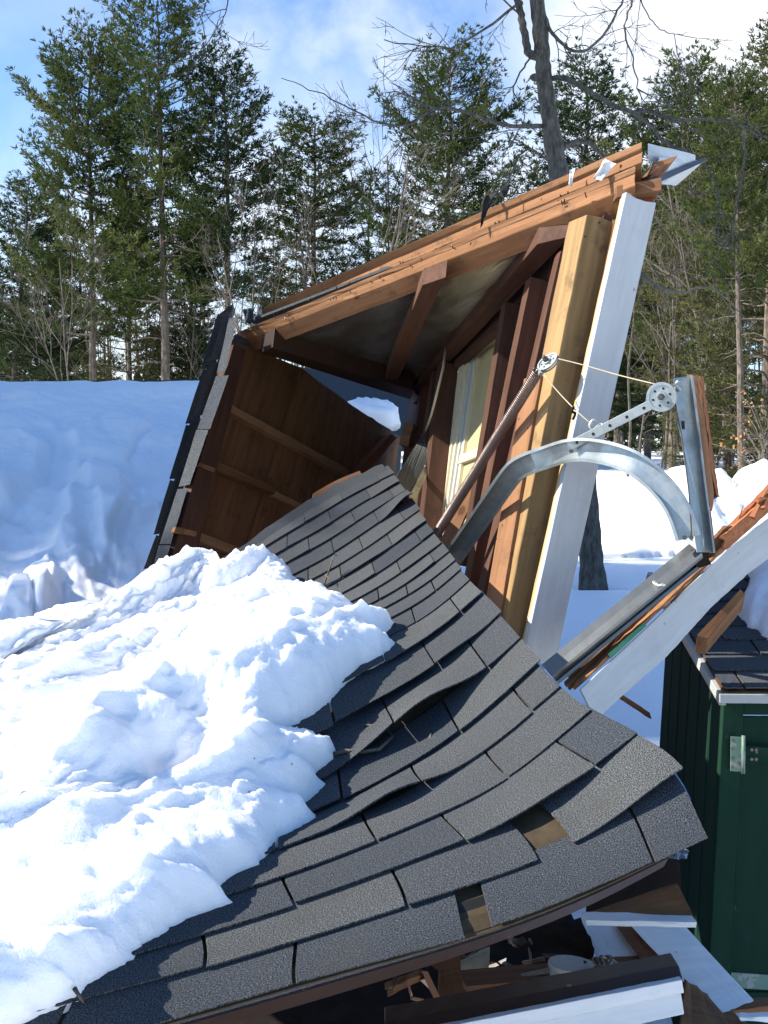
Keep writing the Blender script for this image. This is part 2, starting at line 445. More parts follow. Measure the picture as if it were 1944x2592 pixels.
# ------------------------------------------------------------------ ground
def hill(x, y):
    z = .10 * perlin(np.stack([x * .12, y * .12, x * 0 + .3], -1)) + .05 * fbm(np.stack([x * .5, y * .5, x * 0 + 3.1], -1), 3)
    return z + .25 * sstep(22, 60, y)
def ground():
    mb = MB()
    xs = np.unique(np.concatenate([np.linspace(-600, -30, 12), np.linspace(-30, 30, 150), np.linspace(30, 600, 12)]))
    ys = np.unique(np.concatenate([np.linspace(-60, 0, 8), np.linspace(0, 40, 130), np.linspace(40, 120, 30), np.linspace(120, 900, 12)]))
    X, Y = np.meshgrid(xs, ys, indexing='ij'); Z = hill(X, Y)
    # melt hollow round the bare tree's foot
    tb = P(1500, 1470, 13.5)
    Z -= .12 * np.exp(-((X - tb[0]) ** 2 + (Y - tb[1]) ** 2) / .35)
    # keep it low beneath the wreck
    Z -= .15 * np.exp(-(X ** 2 / 9 + (Y - 4) ** 2 / 9))
    # unseen snow rise added on the left to block sun from under the roof
    Z += .95 * (1 - sstep(-2.0, -1.25, X)) * sstep(-6, -3.5, X) * sstep(-.6, .4, Y) * (1 - sstep(3.2, 5.0, Y))
    mb.grid(np.stack([X, Y, Z], -1))
    o = mb.build('snow_ground', M['snow_far'], smooth=True); o['kind'] = 'structure'
ground()

# ------------------------------------------------------------------ foreground fallen roof: a sagging sheet S(u, c)
EXP = .132
ROWS = [
 (-.6, [(1816, 2190, 1.77), (1560, 2290, 1.70), (1273, 2420, 1.59), (900, 2520, 1.47), (412, 2665, 1.33), (-100, 2820, 1.22)]),
 (0, [(1779, 2128, 1.80), (1560, 2232, 1.73), (1273, 2353, 1.62), (900, 2450, 1.5), (412, 2592, 1.36), (-100, 2740, 1.25)]),
 (1, [(1712, 1981, 1.88), (1470, 2150, 1.79), (1250, 2222, 1.70), (1148, 2262, 1.66), (1000, 2307, 1.62), (900, 2342, 1.58), (526, 2456, 1.45), (206, 2537, 1.35), (-150, 2640, 1.26)]),
 (3, [(1493, 1810, 2.10), (1281, 1995, 1.95), (1066, 2090, 1.82), (893, 2163, 1.73), (700, 2235, 1.65), (400, 2330, 1.53), (0, 2450, 1.40)]),
 (4, [(1416, 1748, 2.2), (1341, 1818, 2.14), (1201, 1934, 2.02), (1042, 2020, 1.92), (907, 2086, 1.83), (700, 2163, 1.73), (400, 2260, 1.6), (0, 2370, 1.47)]),
 (6, [(1313, 1626, 2.42), (1245, 1690, 2.36), (1110, 1815, 2.22), (989, 1888, 2.12), (818, 1984, 2.0), (600, 2080, 1.86), (300, 2190, 1.7), (-20, 2290, 1.56)]),
 (8, [(1217, 1514, 2.68), (1154, 1574, 2.6), (1082, 1632, 2.5), (1000, 1675, 2.41), (850, 1750, 2.26), (600, 1850, 2.06), (300, 1960, 1.86), (0, 2060, 1.70)]),
 (12, [(1133, 1405, 3.15), (1082, 1447, 3.04), (995, 1505, 2.87), (889, 1560, 2.7), (700, 1640, 2.48), (500, 1720, 2.28), (200, 1830, 2.03), (-50, 1910, 1.87)]),
 (17, [(1041, 1270, 3.78), (908, 1362, 3.4), (836, 1410, 3.24), (740, 1458, 3.05), (600, 1530, 2.8), (450, 1600, 2.58), (200, 1700, 2.28), (0, 1780, 2.08)]),
 (21, [(983, 1184, 4.3), (860, 1237, 3.93), (711, 1328, 3.45), (600, 1405, 3.13), (450, 1490, 2.8), (250, 1590, 2.47), (50, 1670, 2.2)]),
]
US = np.arange(-.2, 3.61, .05)
def _row(pts):
    q = np.array([P(*p) for p in pts]); s = np.concatenate([[0], np.cumsum(np.linalg.norm(np.diff(q, axis=0), axis=1))])
    # smooth resample with extrapolation at both ends
    out = np.stack([np.interp(US, s, q[:, k]) for k in range(3)], -1)
    lo = US < 0; out[lo] = q[0] + (q[1] - q[0]) / (s[1]) * US[lo][:, None]
    hi = US > s[-1]; out[hi] = q[-1] + (q[-1] - q[-2]) / (s[-1] - s[-2]) * (US[hi] - s[-1])[:, None]
    k = np.array([1, 4, 6, 4, 1]) / 16.
    for _ in range(3):
        pad = np.concatenate([2 * out[:1] - out[2:0:-1], out, 2 * out[-1:] - out[-2:-4:-1]])
        out = sum(k[i] * pad[i:i + len(out)] for i in range(5))
    return out
_RC = np.array([r[0] for r in ROWS], float); _RP = np.stack([_row(r[1]) for r in ROWS])
def _natural(xs, Y):
    n = len(xs); h = np.diff(xs); A = np.zeros((n, n)); A[0, 0] = A[-1, -1] = 1; rhs = np.zeros((n,) + Y.shape[1:])
    for i in range(1, n - 1):
        A[i, i - 1] = h[i - 1]; A[i, i] = 2 * (h[i - 1] + h[i]); A[i, i + 1] = h[i]
        rhs[i] = 6 * ((Y[i + 1] - Y[i]) / h[i] - (Y[i] - Y[i - 1]) / h[i - 1])
    return np.linalg.solve(A, rhs.reshape(n, -1)).reshape(rhs.shape)
_M2 = _natural(_RC, _RP)
def S(u, c):
    u = np.asarray(u, float); c = np.asarray(c, float); u, c = np.broadcast_arrays(u, c)
    cc = np.clip(c, _RC[0], _RC[-1]); i = np.clip(np.searchsorted(_RC, cc, side='right') - 1, 0, len(_RC) - 2)
    h = _RC[i + 1] - _RC[i]; a = ((_RC[i + 1] - cc) / h)[..., None]; b = ((cc - _RC[i]) / h)[..., None]
    t = np.clip((u - US[0]) / .05, 0, len(US) - 1.001); j = t.astype(int); f = (t - j)[..., None]
    g = lambda A, ii: A[ii, j] * (1 - f) + A[ii, j + 1] * f
    hh = h[..., None] ** 2 / 6
    out = a * g(_RP, i) + b * g(_RP, i + 1) + ((a ** 3 - a) * g(_M2, i) + (b ** 3 - b) * g(_M2, i + 1)) * hh
    ex = (c - cc)[..., None]
    if np.any(ex != 0):
        e = 1e-2
        top = (g(_RP, np.full_like(i, len(_RC) - 1)) - g(_RP, np.full_like(i, len(_RC) - 2))) / (_RC[-1] - _RC[-2])
        bot = (g(_RP, np.full_like(i, 1)) - g(_RP, np.full_like(i, 0))) / (_RC[1] - _RC[0])
        out = out + np.where(ex > 0, ex * top, ex * bot)
    return out
def SN(u, c):
    e = .02
    du = S(u + e, c) - S(u - e, c); dc = S(u, c + .1) - S(u, c - .1)
    n = np.cross(dc, du); n /= np.linalg.norm(n, axis=-1)[..., None]
    return np.where((n[..., 2:3] < 0), -n, n)
_uu, _cc = np.meshgrid(np.linspace(-.2, 3.4, 361), np.linspace(-1, 24, 251), indexing='ij')
_pp = proj(S(_uu, _cc))
def to_uc(px, py):
    k = np.argmin((_pp[..., 0] - px) ** 2 + (_pp[..., 1] - py) ** 2); return _uu.ravel()[k], _cc.ravel()[k]

def fallen_roof():
    root = thing('fallen_roof', 'large sagging grey shingled roof slab lying across the foreground, half under snow', 'roof', S(0, 0) * [1, 1, 0] + [0, 0, .3])
    # deck
    uu, cc = np.meshgrid(np.linspace(.015, 3.4, 70), np.linspace(.12, 20.9, 64), indexing='ij')
    base = S(uu, cc) - SN(uu, cc) * .006
    bco = np.stack([uu, cc * EXP, uu * 0], -1)
    MB().slab(base, -SN(uu, cc) * .004, bco).build('underlay', M['underlay'], root, smooth=False)
    base2 = S(uu, np.maximum(cc, .35)) - SN(uu, cc) * .006; MB().slab(base2 - SN(uu, cc) * .0055, -SN(uu, cc) * .016, bco).build('plywood_deck', M['ply'], root)
    mb = MB()
    TAB = .318
    gap0 = [to_uc(1145, 2262)[0], to_uc(1222, 2345)[0]]      # shifted tab in the eave course
    gap1 = [to_uc(1293, 2094)[0], to_uc(1366, 2150)[0]]
    r = random.Random(5)
    for c in range(0, 21):
        off = {0: to_uc(735, 2450)[0], 1: to_uc(518, 2415)[0]}.get(c, (.5 * (c % 2)) * TAB + r.uniform(-.03, .03) + .11)
        edges = [-.012 + r.uniform(-.006, .01)]
        k = math.floor((0 - off) / TAB) + 1
        while off + k * TAB < 3.45:
            if off + k * TAB > .05: edges.append(off + k * TAB + r.uniform(-.006, .006))
            k += 1
        edges.append(3.45)
        for e in range(len(edges) - 1):
            ua, ub = edges[e], edges[e + 1] - (.0065 if c < 12 else .006)
            if ub - ua < .05: continue
            # torn away / shifted tabs that leave brown underlay bare
            if c == 0 and ua < gap0[0] < ub: ua = max(ua, gap0[0]) 
            if c == 0 and ua < gap0[1] < ub or (c == 0 and gap0[1] <= ua < gap0[0] - .05): ub = min(ub, gap0[1]) if ua < gap0[1] else ub
            if c == 0 and ua >= gap0[1] - .01 and ub <= gap0[0] + .03: continue
            if c == 1 and ua < gap1[0] < ub: ua = gap1[0]
            if c == 1 and ua < gap1[1] < ub: ub = gap1[1]
            if c == 1 and ua >= gap1[1] - .01 and ub <= gap1[0] + .03: continue
            if ub - ua < .04: continue
            nu, nv = max(4, int((ub - ua) / .028)), 6
            U, T = np.meshgrid(np.linspace(ua, ub, nu + 1), np.linspace(0, 1, nv + 1), indexing='ij')
            drop = r.uniform(-.03, .03); skew = r.uniform(-.035, .035)
            lo = c + drop + skew * (U - ua) / (ub - ua) + .008 * perlin(np.stack([U * 14, U * 0 + c * 3.1, U * 0 + .5], -1))
            Cc = lo + (c + 1.25 - lo) * T
            h = .0065 * (1 - T) + .0008
            lift = r.choice([0, 0, 0, 0, .001, .002, .004]); ph = r.uniform(0, 6)
            h = h + lift * (1 - T) ** 1.5 * (.5 + .5 * np.sin(ph + (U - ua) / (ub - ua) * 4))
            um = U
            if c == 6:      # the long strip that has sprung up
                h = h + .052 * (1 - T) ** 1.1 * np.exp(-((um - .36) / .17) ** 2)
            if c == 7: h = h + .020 * (1 - T) ** 1.2 * sstep(.02, .25, um) * (1 - sstep(.7, 1.1, um))
            if c == 8: h = h + .012 * (1 - T) ** 1.2 * np.exp(-((um - .3) / .3) ** 2)
            if c == 5: h = h + .004 * (1 - T)
            if c == 4: h = h + .022 * (1 - T) ** 1.3 * np.exp(-((um - .48) / .10) ** 2)
            if c == 2: h = h + .016 * (1 - T) ** 1.3 * np.exp(-((um - .22) / .14) ** 2)
            if c == 17: h = h + .026 * (1 - T) ** 1.3 * np.exp(-((um - .05) / .12) ** 2)
            if c == 1: h = h + .020 * (1 - T) ** 1.3 * np.exp(-((um - .02) / .12) ** 2)
            pts = S(U, Cc); nn = SN(U, Cc); pts = pts + nn * h[..., None]
            ofs = np.array([r.uniform(0, 9), r.uniform(0, 9), 0])
            mb.slab(pts, -nn * .0034, np.stack([U, Cc * EXP, U * 0], -1) + ofs, tone=r.random())
    mb.build('shingles', M['shingle'], root)
    # ridge side: ragged tar paper and split board edge
    mb = MB(); uu, cc = np.meshgrid(np.linspace(0.03, 2.2, 60), np.linspace(20.4, 21.5, 6), indexing='ij')
    cc = cc + (cc > 21.4) * (.5 * perlin(np.stack([uu * 6, uu * 0, uu * 0 + 4], -1)))
    mb.slab(S(uu, cc) + SN(uu, cc) * .004, -SN(uu, cc) * .003, np.stack([uu, cc * EXP, uu * 0], -1), tone=.3); mb.build('torn_ridge_strip', M['shingle'], root)
    mb = MB(); uu, cc = np.meshgrid(np.linspace(.22, .66, 12), np.linspace(21.2, 21.9, 3), indexing='ij')
    mb.slab(S(uu, cc) - SN(uu, cc) * .001, -SN(uu, cc) * .012, np.stack([uu, cc * EXP, uu * 0], -1)); mb.build('split_ridge_board', M['rawbrown'], root)
    # eave: starter layers, metal drip edge and brown fascia
    us = np.linspace(0.0, 3.4, 70)
    def eave_strip(c0, up0, up1, out, th, m, name, u0=0.0):
        u_ = np.linspace(u0, 3.4, 70)
        a = S(u_, u_ * 0 + c0); n_ = SN(u_, u_ * 0 + c0); dn = nrm_rows(S(u_, u_ * 0 - .4) - S(u_, u_ * 0 + .4)) 
        A = a + dn * out - n_ * up0; B = a + dn * out - n_ * up1
        g = np.stack([A, B], 1)
        MB().slab(g, -(dn * th)[:, None, :]).build(name, m, root)
    eave_strip(.1, .007, .0105, .004, .03, M['underlay'], 'starter_course', .03)
    eave_strip(.1, .011, .0145, -.006, .05, M['tarpaper'], 'starter_course', .03)
    eave_strip(.1, .024, .052, .002, .02, M['browntrim'], 'fascia', .06)
    eave_strip(.1, .016, .026, -.002, .02, M['metaltrim'], 'drip_edge', .04)
    # rake: metal edge tinted like the sky and wooden rake board below it
    cs = np.linspace(.7, 20.5, 90)
    A = S(cs * 0 - .004, cs); n_ = SN(cs * 0, cs); rt = nrm_rows(S(cs * 0 - .05, cs) - S(cs * 0 + .05, cs))
    g = np.stack([A - n_ * .004 - rt * .05, A + rt * .009 - n_ * .006, A + rt * .012 - n_ * .034], 1)
    MB().slab(g, -n_[:, None, :] * .002).build('rake_edge', M['metaltrim'], root)
    g = np.stack([A - n_ * .036 - rt * .01, A - n_ * .085 - rt * .012], 1)
    MB().slab(g, -(rt * .02)[:, None, :]).build('rake_board', M['white_old'], root)
def nrm_rows(a): return a / np.linalg.norm(a, axis=-1)[..., None]
fallen_roof()

# ------------------------------------------------------------------ snow lying on the fallen roof
def in_poly(px, py, poly):
    inside = np.zeros(px.shape, bool); n = len(poly)
    for i in range(n):
        x1, y1 = poly[i]; x2, y2 = poly[(i + 1) % n]
        cnd = ((y1 > py) != (y2 > py)) & (px < (x2 - x1) * (py - y1) / (y2 - y1 + 1e-12) + x1)
        inside ^= cnd
    return inside
def poly_dist(px, py, poly, closed=True):
    d = np.full(px.shape, 1e9); n = len(poly)
    for i in range(n if closed else n - 1):
        x1, y1 = poly[i]; x2, y2 = poly[(i + 1) % n]; dx, dy = x2 - x1, y2 - y1
        t = np.clip(((px - x1) * dx + (py - y1) * dy) / (dx * dx + dy * dy + 1e-12), 0, 1)
        d = np.minimum(d, np.hypot(px - x1 - t * dx, py - y1 - t * dy))
    return d
def roof_snow():
    edge = [(742, 1470), (752, 1500), (800, 1540), (858, 1575), (904, 1566), (940, 1590), (1000, 1580), (985, 1598), (945, 1625), (975, 1630), (1002, 1645), (975, 1676), (913, 1703), (872, 1750), (841, 1784),
            (793, 1823), (745, 1850), (712, 1880), (760, 1888), (846, 1892), (835, 1939), (778, 1977), (826, 1993), (766, 2058), (798, 2072), (705, 2130), (640, 2190), (606, 2214), (556, 2256), (593, 2284),
            (488, 2328), (348, 2401), (316, 2431), (229, 2496), (180, 2545), (38, 2592), (-80, 2640)]
    pl = [to_uc(*e) for e in edge]
    top = [to_uc(700, 1440), to_uc(640, 1460)]
    poly = [(u, c * EXP) for (u, c) in pl] + [(3.3, .05), (3.3, 22.8 * EXP), (1.75, 22.8 * EXP), (1.45, 21.3 * EXP)] + [(to_uc(600, 1480)[0], to_uc(600, 1480)[1] * EXP), (to_uc(690, 1452)[0], to_uc(690, 1452)[1] * EXP)]
    du = .0085
    us = np.arange(.15, 3.3, du); vs = np.arange(-.02, 3.05, du)
    U, V = np.meshgrid(us, vs, indexing='ij')
    q = np.stack([U * 9, V * 9, U * 0], -1)
    Uj = U + .022 * fbm(q, 4) + .010 * fbm(q * 6, 2); Vj = V + .022 * fbm(q + 40, 4) + .010 * fbm(q * 6 + 11, 2)
    ins = in_poly(Uj, Vj, poly); d = poly_dist(Uj, Vj, poly) * np.where(ins, 1, -1)
    H = .055 + .022 * fbm(np.stack([U * 2.2, V * 2.2, U * 0 + 1.7], -1), 3)
    H = H + .016 * fbm(np.stack([U * 4.4, V * 4.4, U * 0 + 8.2], -1), 4, .55)
    f1, f2, hid = cells(np.stack([U * 3.1 + .35 * perlin(q * .4), V * 3.1 + .35 * perlin(q * .4 + 7)], -1))
    H = H + (hid - .4) * .034 * sstep(.0, .36, f2 - f1)
    g1, g2, hid2 = cells(np.stack([U * 8 + .4 * perlin(q * .7), V * 8 + .4 * perlin(q * .7 + 7)], -1))
    H = H + (hid2 - .4) * .012 * sstep(.0, .4, g2 - g1)
    lumps = [(375, 1560, .11, .045), (620, 1485, .14, .035), (700, 1475, .07, .015), (800, 1600, .15, .05), (640, 1640, .22, .06), (700, 1720, .2, .06),
             (250, 1980, .14, .05), (330, 1990, .10, .035), (150, 2050, .18, .03), (230, 2280, .11, .035), (100, 1830, .25, .02), (500, 2120, .14, .04), (30, 2300, .2, .08), (600, 2000, .12, .035), (480, 1800, .2, .03)]
    for (px, py, rad, h) in lumps:
        u0, c0 = to_uc(px, py); r2 = ((U - u0) ** 2 + (V - c0 * EXP) ** 2) / rad ** 2
        H = H + h * (np.exp(-r2 * 1.2))
    # a gully between the lumps, as in the photo
    for (x1, y1, x2, y2, wd, dp) in ((330, 1790, 100, 1880, .05, .05), (430, 2030, 300, 1950, .05, .055), (470, 1500, 440, 1590, .06, .09), (560, 1900, 420, 1860, .04, .03)):
        a = to_uc(x1, y1); b = to_uc(x2, y2)
        dd = poly_dist(U, V, [(a[0], a[1] * EXP), (b[0], b[1] * EXP)], False); H = H - dp * np.exp(-(dd / wd) ** 2)
    H = np.maximum(H, np.where(V > 19 * EXP, .06, .034))
    edgep = 1 - np.exp(-np.maximum(d, 0) / .035)
    h = H * edgep + (.005 * fbm(q * 4, 3) + .0042 * fbm(q * 11, 3)) * sstep(0, .02, d)
    c1, c2, ch = cells(np.stack([U * 17 + .3 * perlin(q * 2), V * 17 + .3 * perlin(q * 2 + 5)], -1))
    h = h + (.009 * sstep(.5, .05, c1) * (ch > .72) + .006 * (ch - .5) * sstep(0, .4, c2 - c1)) * sstep(.0, .05, d)
    h = h + np.clip(d, -.035, .012)
    Cc = V / EXP
    nn = SN(U, Cc); nn = nrm_rows(nn * .75 + np.array([-.12, 0, .25]))
    base = S(U, Cc); sm, ns = base.copy(), nn.copy()
    for _ in range(220):                      # settle the snow's bed: the roof beneath kinks, the snow bridges it
        for A in (sm, ns):
            A[1:-1] = .25 * A[:-2] + .5 * A[1:-1] + .25 * A[2:]; A[:, 1:-1] = .25 * A[:, :-2] + .5 * A[:, 1:-1] + .25 * A[:, 2:]
    wgt = sstep(.06, .30, d)[..., None]; base = base * (1 - wgt) + sm * wgt; nn = nrm_rows(nn * (1 - wgt) + ns * wgt)
    pts = base + nn * (h + .009)[..., None] 
    # edge lip leans out over the shingles
    mask = (d[:-1, :-1] > -.03) | (d[1:, 1:] > -.03)
    MBo = MB(); MBo.grid(pts, mask=mask)
    o = MBo.build('snow_heap', M['snow'], smooth=True)
    me = o.data
    import bmesh
    bm = bmesh.new(); bm.from_mesh(me); bmesh.ops.delete(bm, geom=[v for v in bm.verts if not v.link_faces], context='VERTS'); bm.to_mesh(me); bm.free()
    tag(o, 'lumpy sunlit white snow heap lying across the near shingled roof slab', 'snow')
roof_snow()

# ------------------------------------------------------------------ snow-covered roof and snow slope on the left
def onplane(p0, n, px, py, off=0.0):
    d = P(px, py, 1.0) - C0; t = ((p0 + n * off - C0) @ n) / (d @ n)
    return C0 + d * t
def snow_slope():
    nx, ny = 200, 260
    ts = np.linspace(0, 1, ny); X = np.linspace(-420, 640, nx)
    prof_t = np.array([0, .06, .22, .42, .62, .8, 1.0]); prof_y = np.array([966, 985, 1060, 1190, 1400, 1560, 1760]); prof_d = np.array([9.0, 8.75, 8.1, 7.1, 5.7, 4.5, 2.9])
    yy = np.interp(ts, prof_t, prof_y); dd = np.interp(ts, prof_t, prof_d)
    XX, TT = np.meshgrid(X, ts, indexing='ij'); YY = np.interp(TT, prof_t, prof_y); DD = np.interp(TT, prof_t, prof_d) * (1 + .00010 * (XX - 430) * sstep(.03, .3, TT))
    crest = 7 * fbm(np.stack([X / 90., X * 0 + 2.2, X * 0], -1), 4)
    YY = YY - (crest[:, None] + 1.5) * (1 - sstep(0, .12, TT))
    pts = np.array([[P(XX[i, j], YY[i, j], DD[i, j]) for j in range(ny)] for i in range(nx)])
    env = sstep(0.0, .10, TT)
    h = .08 * fbm(pts * .9, 3) + .04 * fbm(pts * 2.6 + 5, 3)
    W = np.stack([XX / 165. + .35 * perlin(pts * 1.6), TT * 4.2 + .35 * perlin(pts * 1.6 + 9)], -1)
    f1, f2, hid = cells(W)
    h = h + (hid - .4) * .12 * sstep(.0, .3, f2 - f1) * sstep(.1, .3, TT) * (1 - sstep(.75, .95, TT))
    W2 = np.stack([XX / 60. + .35 * perlin(pts * 3), TT * 11 + .35 * perlin(pts * 3 + 9)], -1)
    g1, g2, hid2 = cells(W2); h = h + (hid2 - .4) * .07 * sstep(.0, .25, g2 - g1) * sstep(.55, .8, TT)
    # named slabs of settled snow
    def slab(poly, hh, soft=16):
        hh = hh * .55; soft = soft * 1.5
        ins = in_poly(XX + 8 * perlin(pts * 4), YY + 8 * perlin(pts * 4 + 3), poly); d = poly_dist(XX, YY, poly) * np.where(ins, 1, -1)
        return hh * sstep(-3, soft, d)
    h = h + slab([(60, 1590), (120, 1330), (150, 1250), (190, 1232), (215, 1300), (232, 1420), (225, 1520), (160, 1540)], .07, 30)
    h = h + slab([(228, 1265), (330, 1255), (420, 1290), (440, 1420), (300, 1430), (238, 1400)], .12)
    h = h + slab([(190, 1215), (235, 1180), (300, 1210), (330, 1250), (220, 1262)], .13)
    h = h + slab([(-200, 1100), (60, 1090), (135, 1130), (120, 1240), (30, 1300), (-200, 1320)], .18, 24)
    h = h + slab([(90, 1050), (250, 1040), (265, 1120), (150, 1155)], .07)
    h = h - slab([(-200, 1235), (60, 1290), (110, 1300), (60, 1340), (-200, 1290)], .10, 20)
    nrmv = nrm_rows(np.cross(np.gradient(pts, axis=1), np.gradient(pts, axis=0)))
    nrmv = np.where(nrmv[..., 1:2] > 0, -nrmv, nrmv)
    pts = pts + nrmv * (h * env)[..., None] + nrmv * ((.020 * fbm(pts * 4, 4) + .007 * fbm(pts * 15, 3)) * env)[..., None]
    mb = MB(); mb.grid(pts)
    o = mb.build('snow_slope', M['snow'], smooth=True)
    tag(o, 'bluish snow slope broken into slabs, left of the tilted brown plywood panel', 'snow')
snow_slope()
def buried_roof():
    root = thing('snowy_roof', 'low roof behind the snow slope, only its dark ridge edge showing', 'roof', P(100, 966, 9.05) * [1, 1, 0] + [0, 0, .5]); root['kind'] = 'thing'
    r = random.Random(3); mb = MB(); x = -420
    while x < 560:
        wpx = 95 * r.uniform(.9, 1.1)
        a, b = P(x, 966 - .008 * x + r.uniform(-2, 1), 9.04), P(x + wpx, 966 - .008 * (x + wpx) + r.uniform(-2, 1), 9.04)
        mb.hexa((a, b, b + [0, 0.02, -.05], a + [0, 0.02, -.05]), (0, .16, -.05), n=(4, 1), jit=.004, tone=r.random()); x += wpx
    mb.build('ridge_cap', M['shingle'], root)
    a, b = P(-420, 969, 9.1), P(560, 961, 9.1)
    MB().hexa((a, b, b + [0, .05, -.03], a + [0, .05, -.03]), (0, 2.6, -1.2), n=(6, 1), jit=0).build('back_slope', M['shingle'], root)
buried_roof()

# ------------------------------------------------------------------ standing wreck of the garage
def garage_roof_section():
    root = thing('tilted_roof_section', 'tilted garage roof section with orange header timbers and foil ceiling on the leaning posts', 'roof', P(1500, 560, 3.5)); root['kind'] = 'thing'
    dl, dr = 5.5, 3.2
    back = P(1500, 520 + 62, 3.42) - P(1500, 520, 3.33)
    # lower doubled header
    q = (P(600, 842, dl), P(1608, 420, dr), P(1608, 469, dr), P(622, 861, dl))
    up = nrm(np.cross(q[1] - q[0], back)); 
    mid = lambda a, b, f: a * (1 - f) + b * f
    MB().hexa((mid(q[0], q[3], .42), mid(q[1], q[2], .36), q[2], q[3]), back, n=(26, 2), jit=.0016, rag=(.03, .006)).build('header_beam', M['cedar'], root, bevel=.003)
    MB().hexa((q[0], q[1], mid(q[1], q[2], .34), mid(q[0], q[3], .40)), back * .95 + FW * .0, n=(26, 2), jit=.003, rag=(.06, .006)).build('header_beam', M['cedar'], root, bevel=.002)
    # upper boards (sheathing edge and rafter)
    fw = nrm(back) * .012
    q2 = (P(655, 783, dl), P(1624, 358, dr), P(1624, 376, dr), P(676, 790, dl))
    MB().hexa(q2, back * 1.0, n=(30, 1), jit=.0018, rag=(.02, .004)).build('roof_board', M['cedar'], root, bevel=.002)
    q3 = (P(676, 792, dl) + fw, P(1624, 378, dr) + fw, P(1624, 402, dr) + fw, P(680, 805, dl) + fw)
    MB().hexa(q3, back, n=(30, 1), jit=.002, rag=(.05, .006)).build('roof_board', M['cedar'], root, bevel=.002)
    q4 = (P(676, 806, dl) + fw * 5, P(1650, 402, dr) + fw * 5, P(1640, 425, dr) + fw * 5, P(690, 836, dl) + fw * 5)
    MB().hexa(q4, back * .8, n=(60, 1), jit=.002, rag=(.05, .02)).build('roof_board', M['browntrim'], root)  # recessed and coloured dark as the shaded gap between the boards
    # right end: short blocks under the header, white soffit
    MB().hexa((P(1560, 470, 3.25), P(1672, 450, 3.2), P(1672, 482, 3.2), P(1560, 500, 3.25)), FW * .1, n=(5, 1), rag=(0, .012)).build('end_block', M['rawbrown'], root, bevel=.002)
    MB().hexa((P(1600, 492, 3.3), P(1668, 478, 3.26), P(1652, 528, 3.26), P(1606, 520, 3.3)), FW * .1, n=(5, 1), rag=(0, .012)).build('end_block', M['cedar_red'], root, bevel=.002)
    MB().hexa((P(1656, 412, 3.22), P(1706, 398, 3.2), P(1704, 408, 3.2), P(1650, 432, 3.22)), FW * .14, n=(5, 1), rag=(0, .02), jit=.004).build('end_block', M['rawbrown'], root)
    sof = MB(); sof.hexa((P(1640, 362, 3.25), P(1760, 392, 3.75), P(1757, 413, 3.75), P(1640, 385, 3.25)), P(1700, 440, 3.62) - P(1700, 420, 3.6), n=(6, 1), jit=.002)
    sof.build('white_fascia', M['white'], root)
    sof = MB(); sof.hexa((P(1668, 402, 3.3), P(1757, 414, 3.8), P(1785, 405, 3.9), P(1655, 462, 3.32)), (0, 0, .006), n=(6, 4), jit=.001); sof.build('soffit', M['white'], root)
    sof = MB(); sof.hexa((P(1655, 462, 3.3), P(1785, 405, 3.88), P(1712, 470, 3.72), P(1672, 466, 3.3)), (0, 0.003, .006), n=(6, 4), jit=.001, rag=(0, 0)); sof.build('soffit', M['white'], root)
    MB().hexa((P(1655, 452, 3.28), P(1783, 398, 3.86), P(1787, 407, 3.86), P(1657, 466, 3.28)), (0, .012, 0), n=(6, 1)).build('soffit_strip', M['browntrim'], root)
    # ceiling
    A, B, Cc = P(628, 868, 5.55), P(1470, 575, 3.5), P(1050, 1003, 6.5)
    n_ = nrm(np.cross(B - A, Cc - A)); n_ = n_ if n_[2] < 0 else -n_
    A2 = onplane(A, n_, 690, 900)
    g = np.array([[(A * (1 - u) + B * u) * (1 - v) + (A2 * (1 - u) + Cc * u) * v for v in np.linspace(0, 1, 50)] for u in np.linspace(0, 1, 60)])
    wr = .010 * fbm(g * 3.0, 3); wr[:, 0] = 0
    bco = np.array([[(u * 2.8, v * 2.6, 0) for v in np.linspace(0, 1, 50)] for u in np.linspace(0, 1, 60)])
    MB().slab(g + n_ * wr[..., None], -n_ * .006, bco).build('foil_ceiling', M['foil'], root, smooth=True)
    gs = np.array([[(A * (1 - u) + B * u) * (1 - v) + (A2 * (1 - u) + Cc * u) * v for v in np.linspace(0, 1, 6)] for u in np.linspace(0, 1, 12)])
    MB().slab(gs - n_ * .11, -n_ * .012).build('roof_skin', M['shingle'], root)
    pl = lambda x, y, o=0.0: onplane(A, n_, x, y, o)
    MB().hexa((pl(1068, 722, .07), pl(966, 980, .07), pl(997, 986, .07), pl(1128, 702, .07)), -n_ * .066, n=(16, 2), jit=.0015).build('rafter', M['redstud'], root, bevel=.002)
    MB().hexa((pl(690, 880, .09), pl(1046, 988, .09), pl(1040, 1012, .09), pl(660, 893, .09)), -n_ * .14, n=(16, 2), jit=.0015).build('ridge_beam', M['browntrim'], root, bevel=.002)
    MB().hexa((pl(1360, 618, .04), pl(1043, 985, .04), pl(1058, 1003, .04), pl(1440, 600, .04)), -n_ * .06, n=(16, 2), jit=.0015).build('rafter', M['redstud'], root, bevel=.002)
    # nails and crumbs along the header
    mb = MB(); r = random.Random(2)
    for k in range(46):
        t = r.uniform(.05, .97); p = mid(q[0], q[1], t) * .5 + mid(q[3], q[2], t) * .5 + up * r.uniform(-.02, .06) - nrm(back) * .004
        mb.tube([p, p - nrm(back) * r.uniform(.006, .022) + rng.normal(0, .003, 3)], .0022, 5)
    mb.build('nail', M['darksteel'], root); bpy.data.objects['nail']['kind'] = 'stuff'
garage_roof_section()

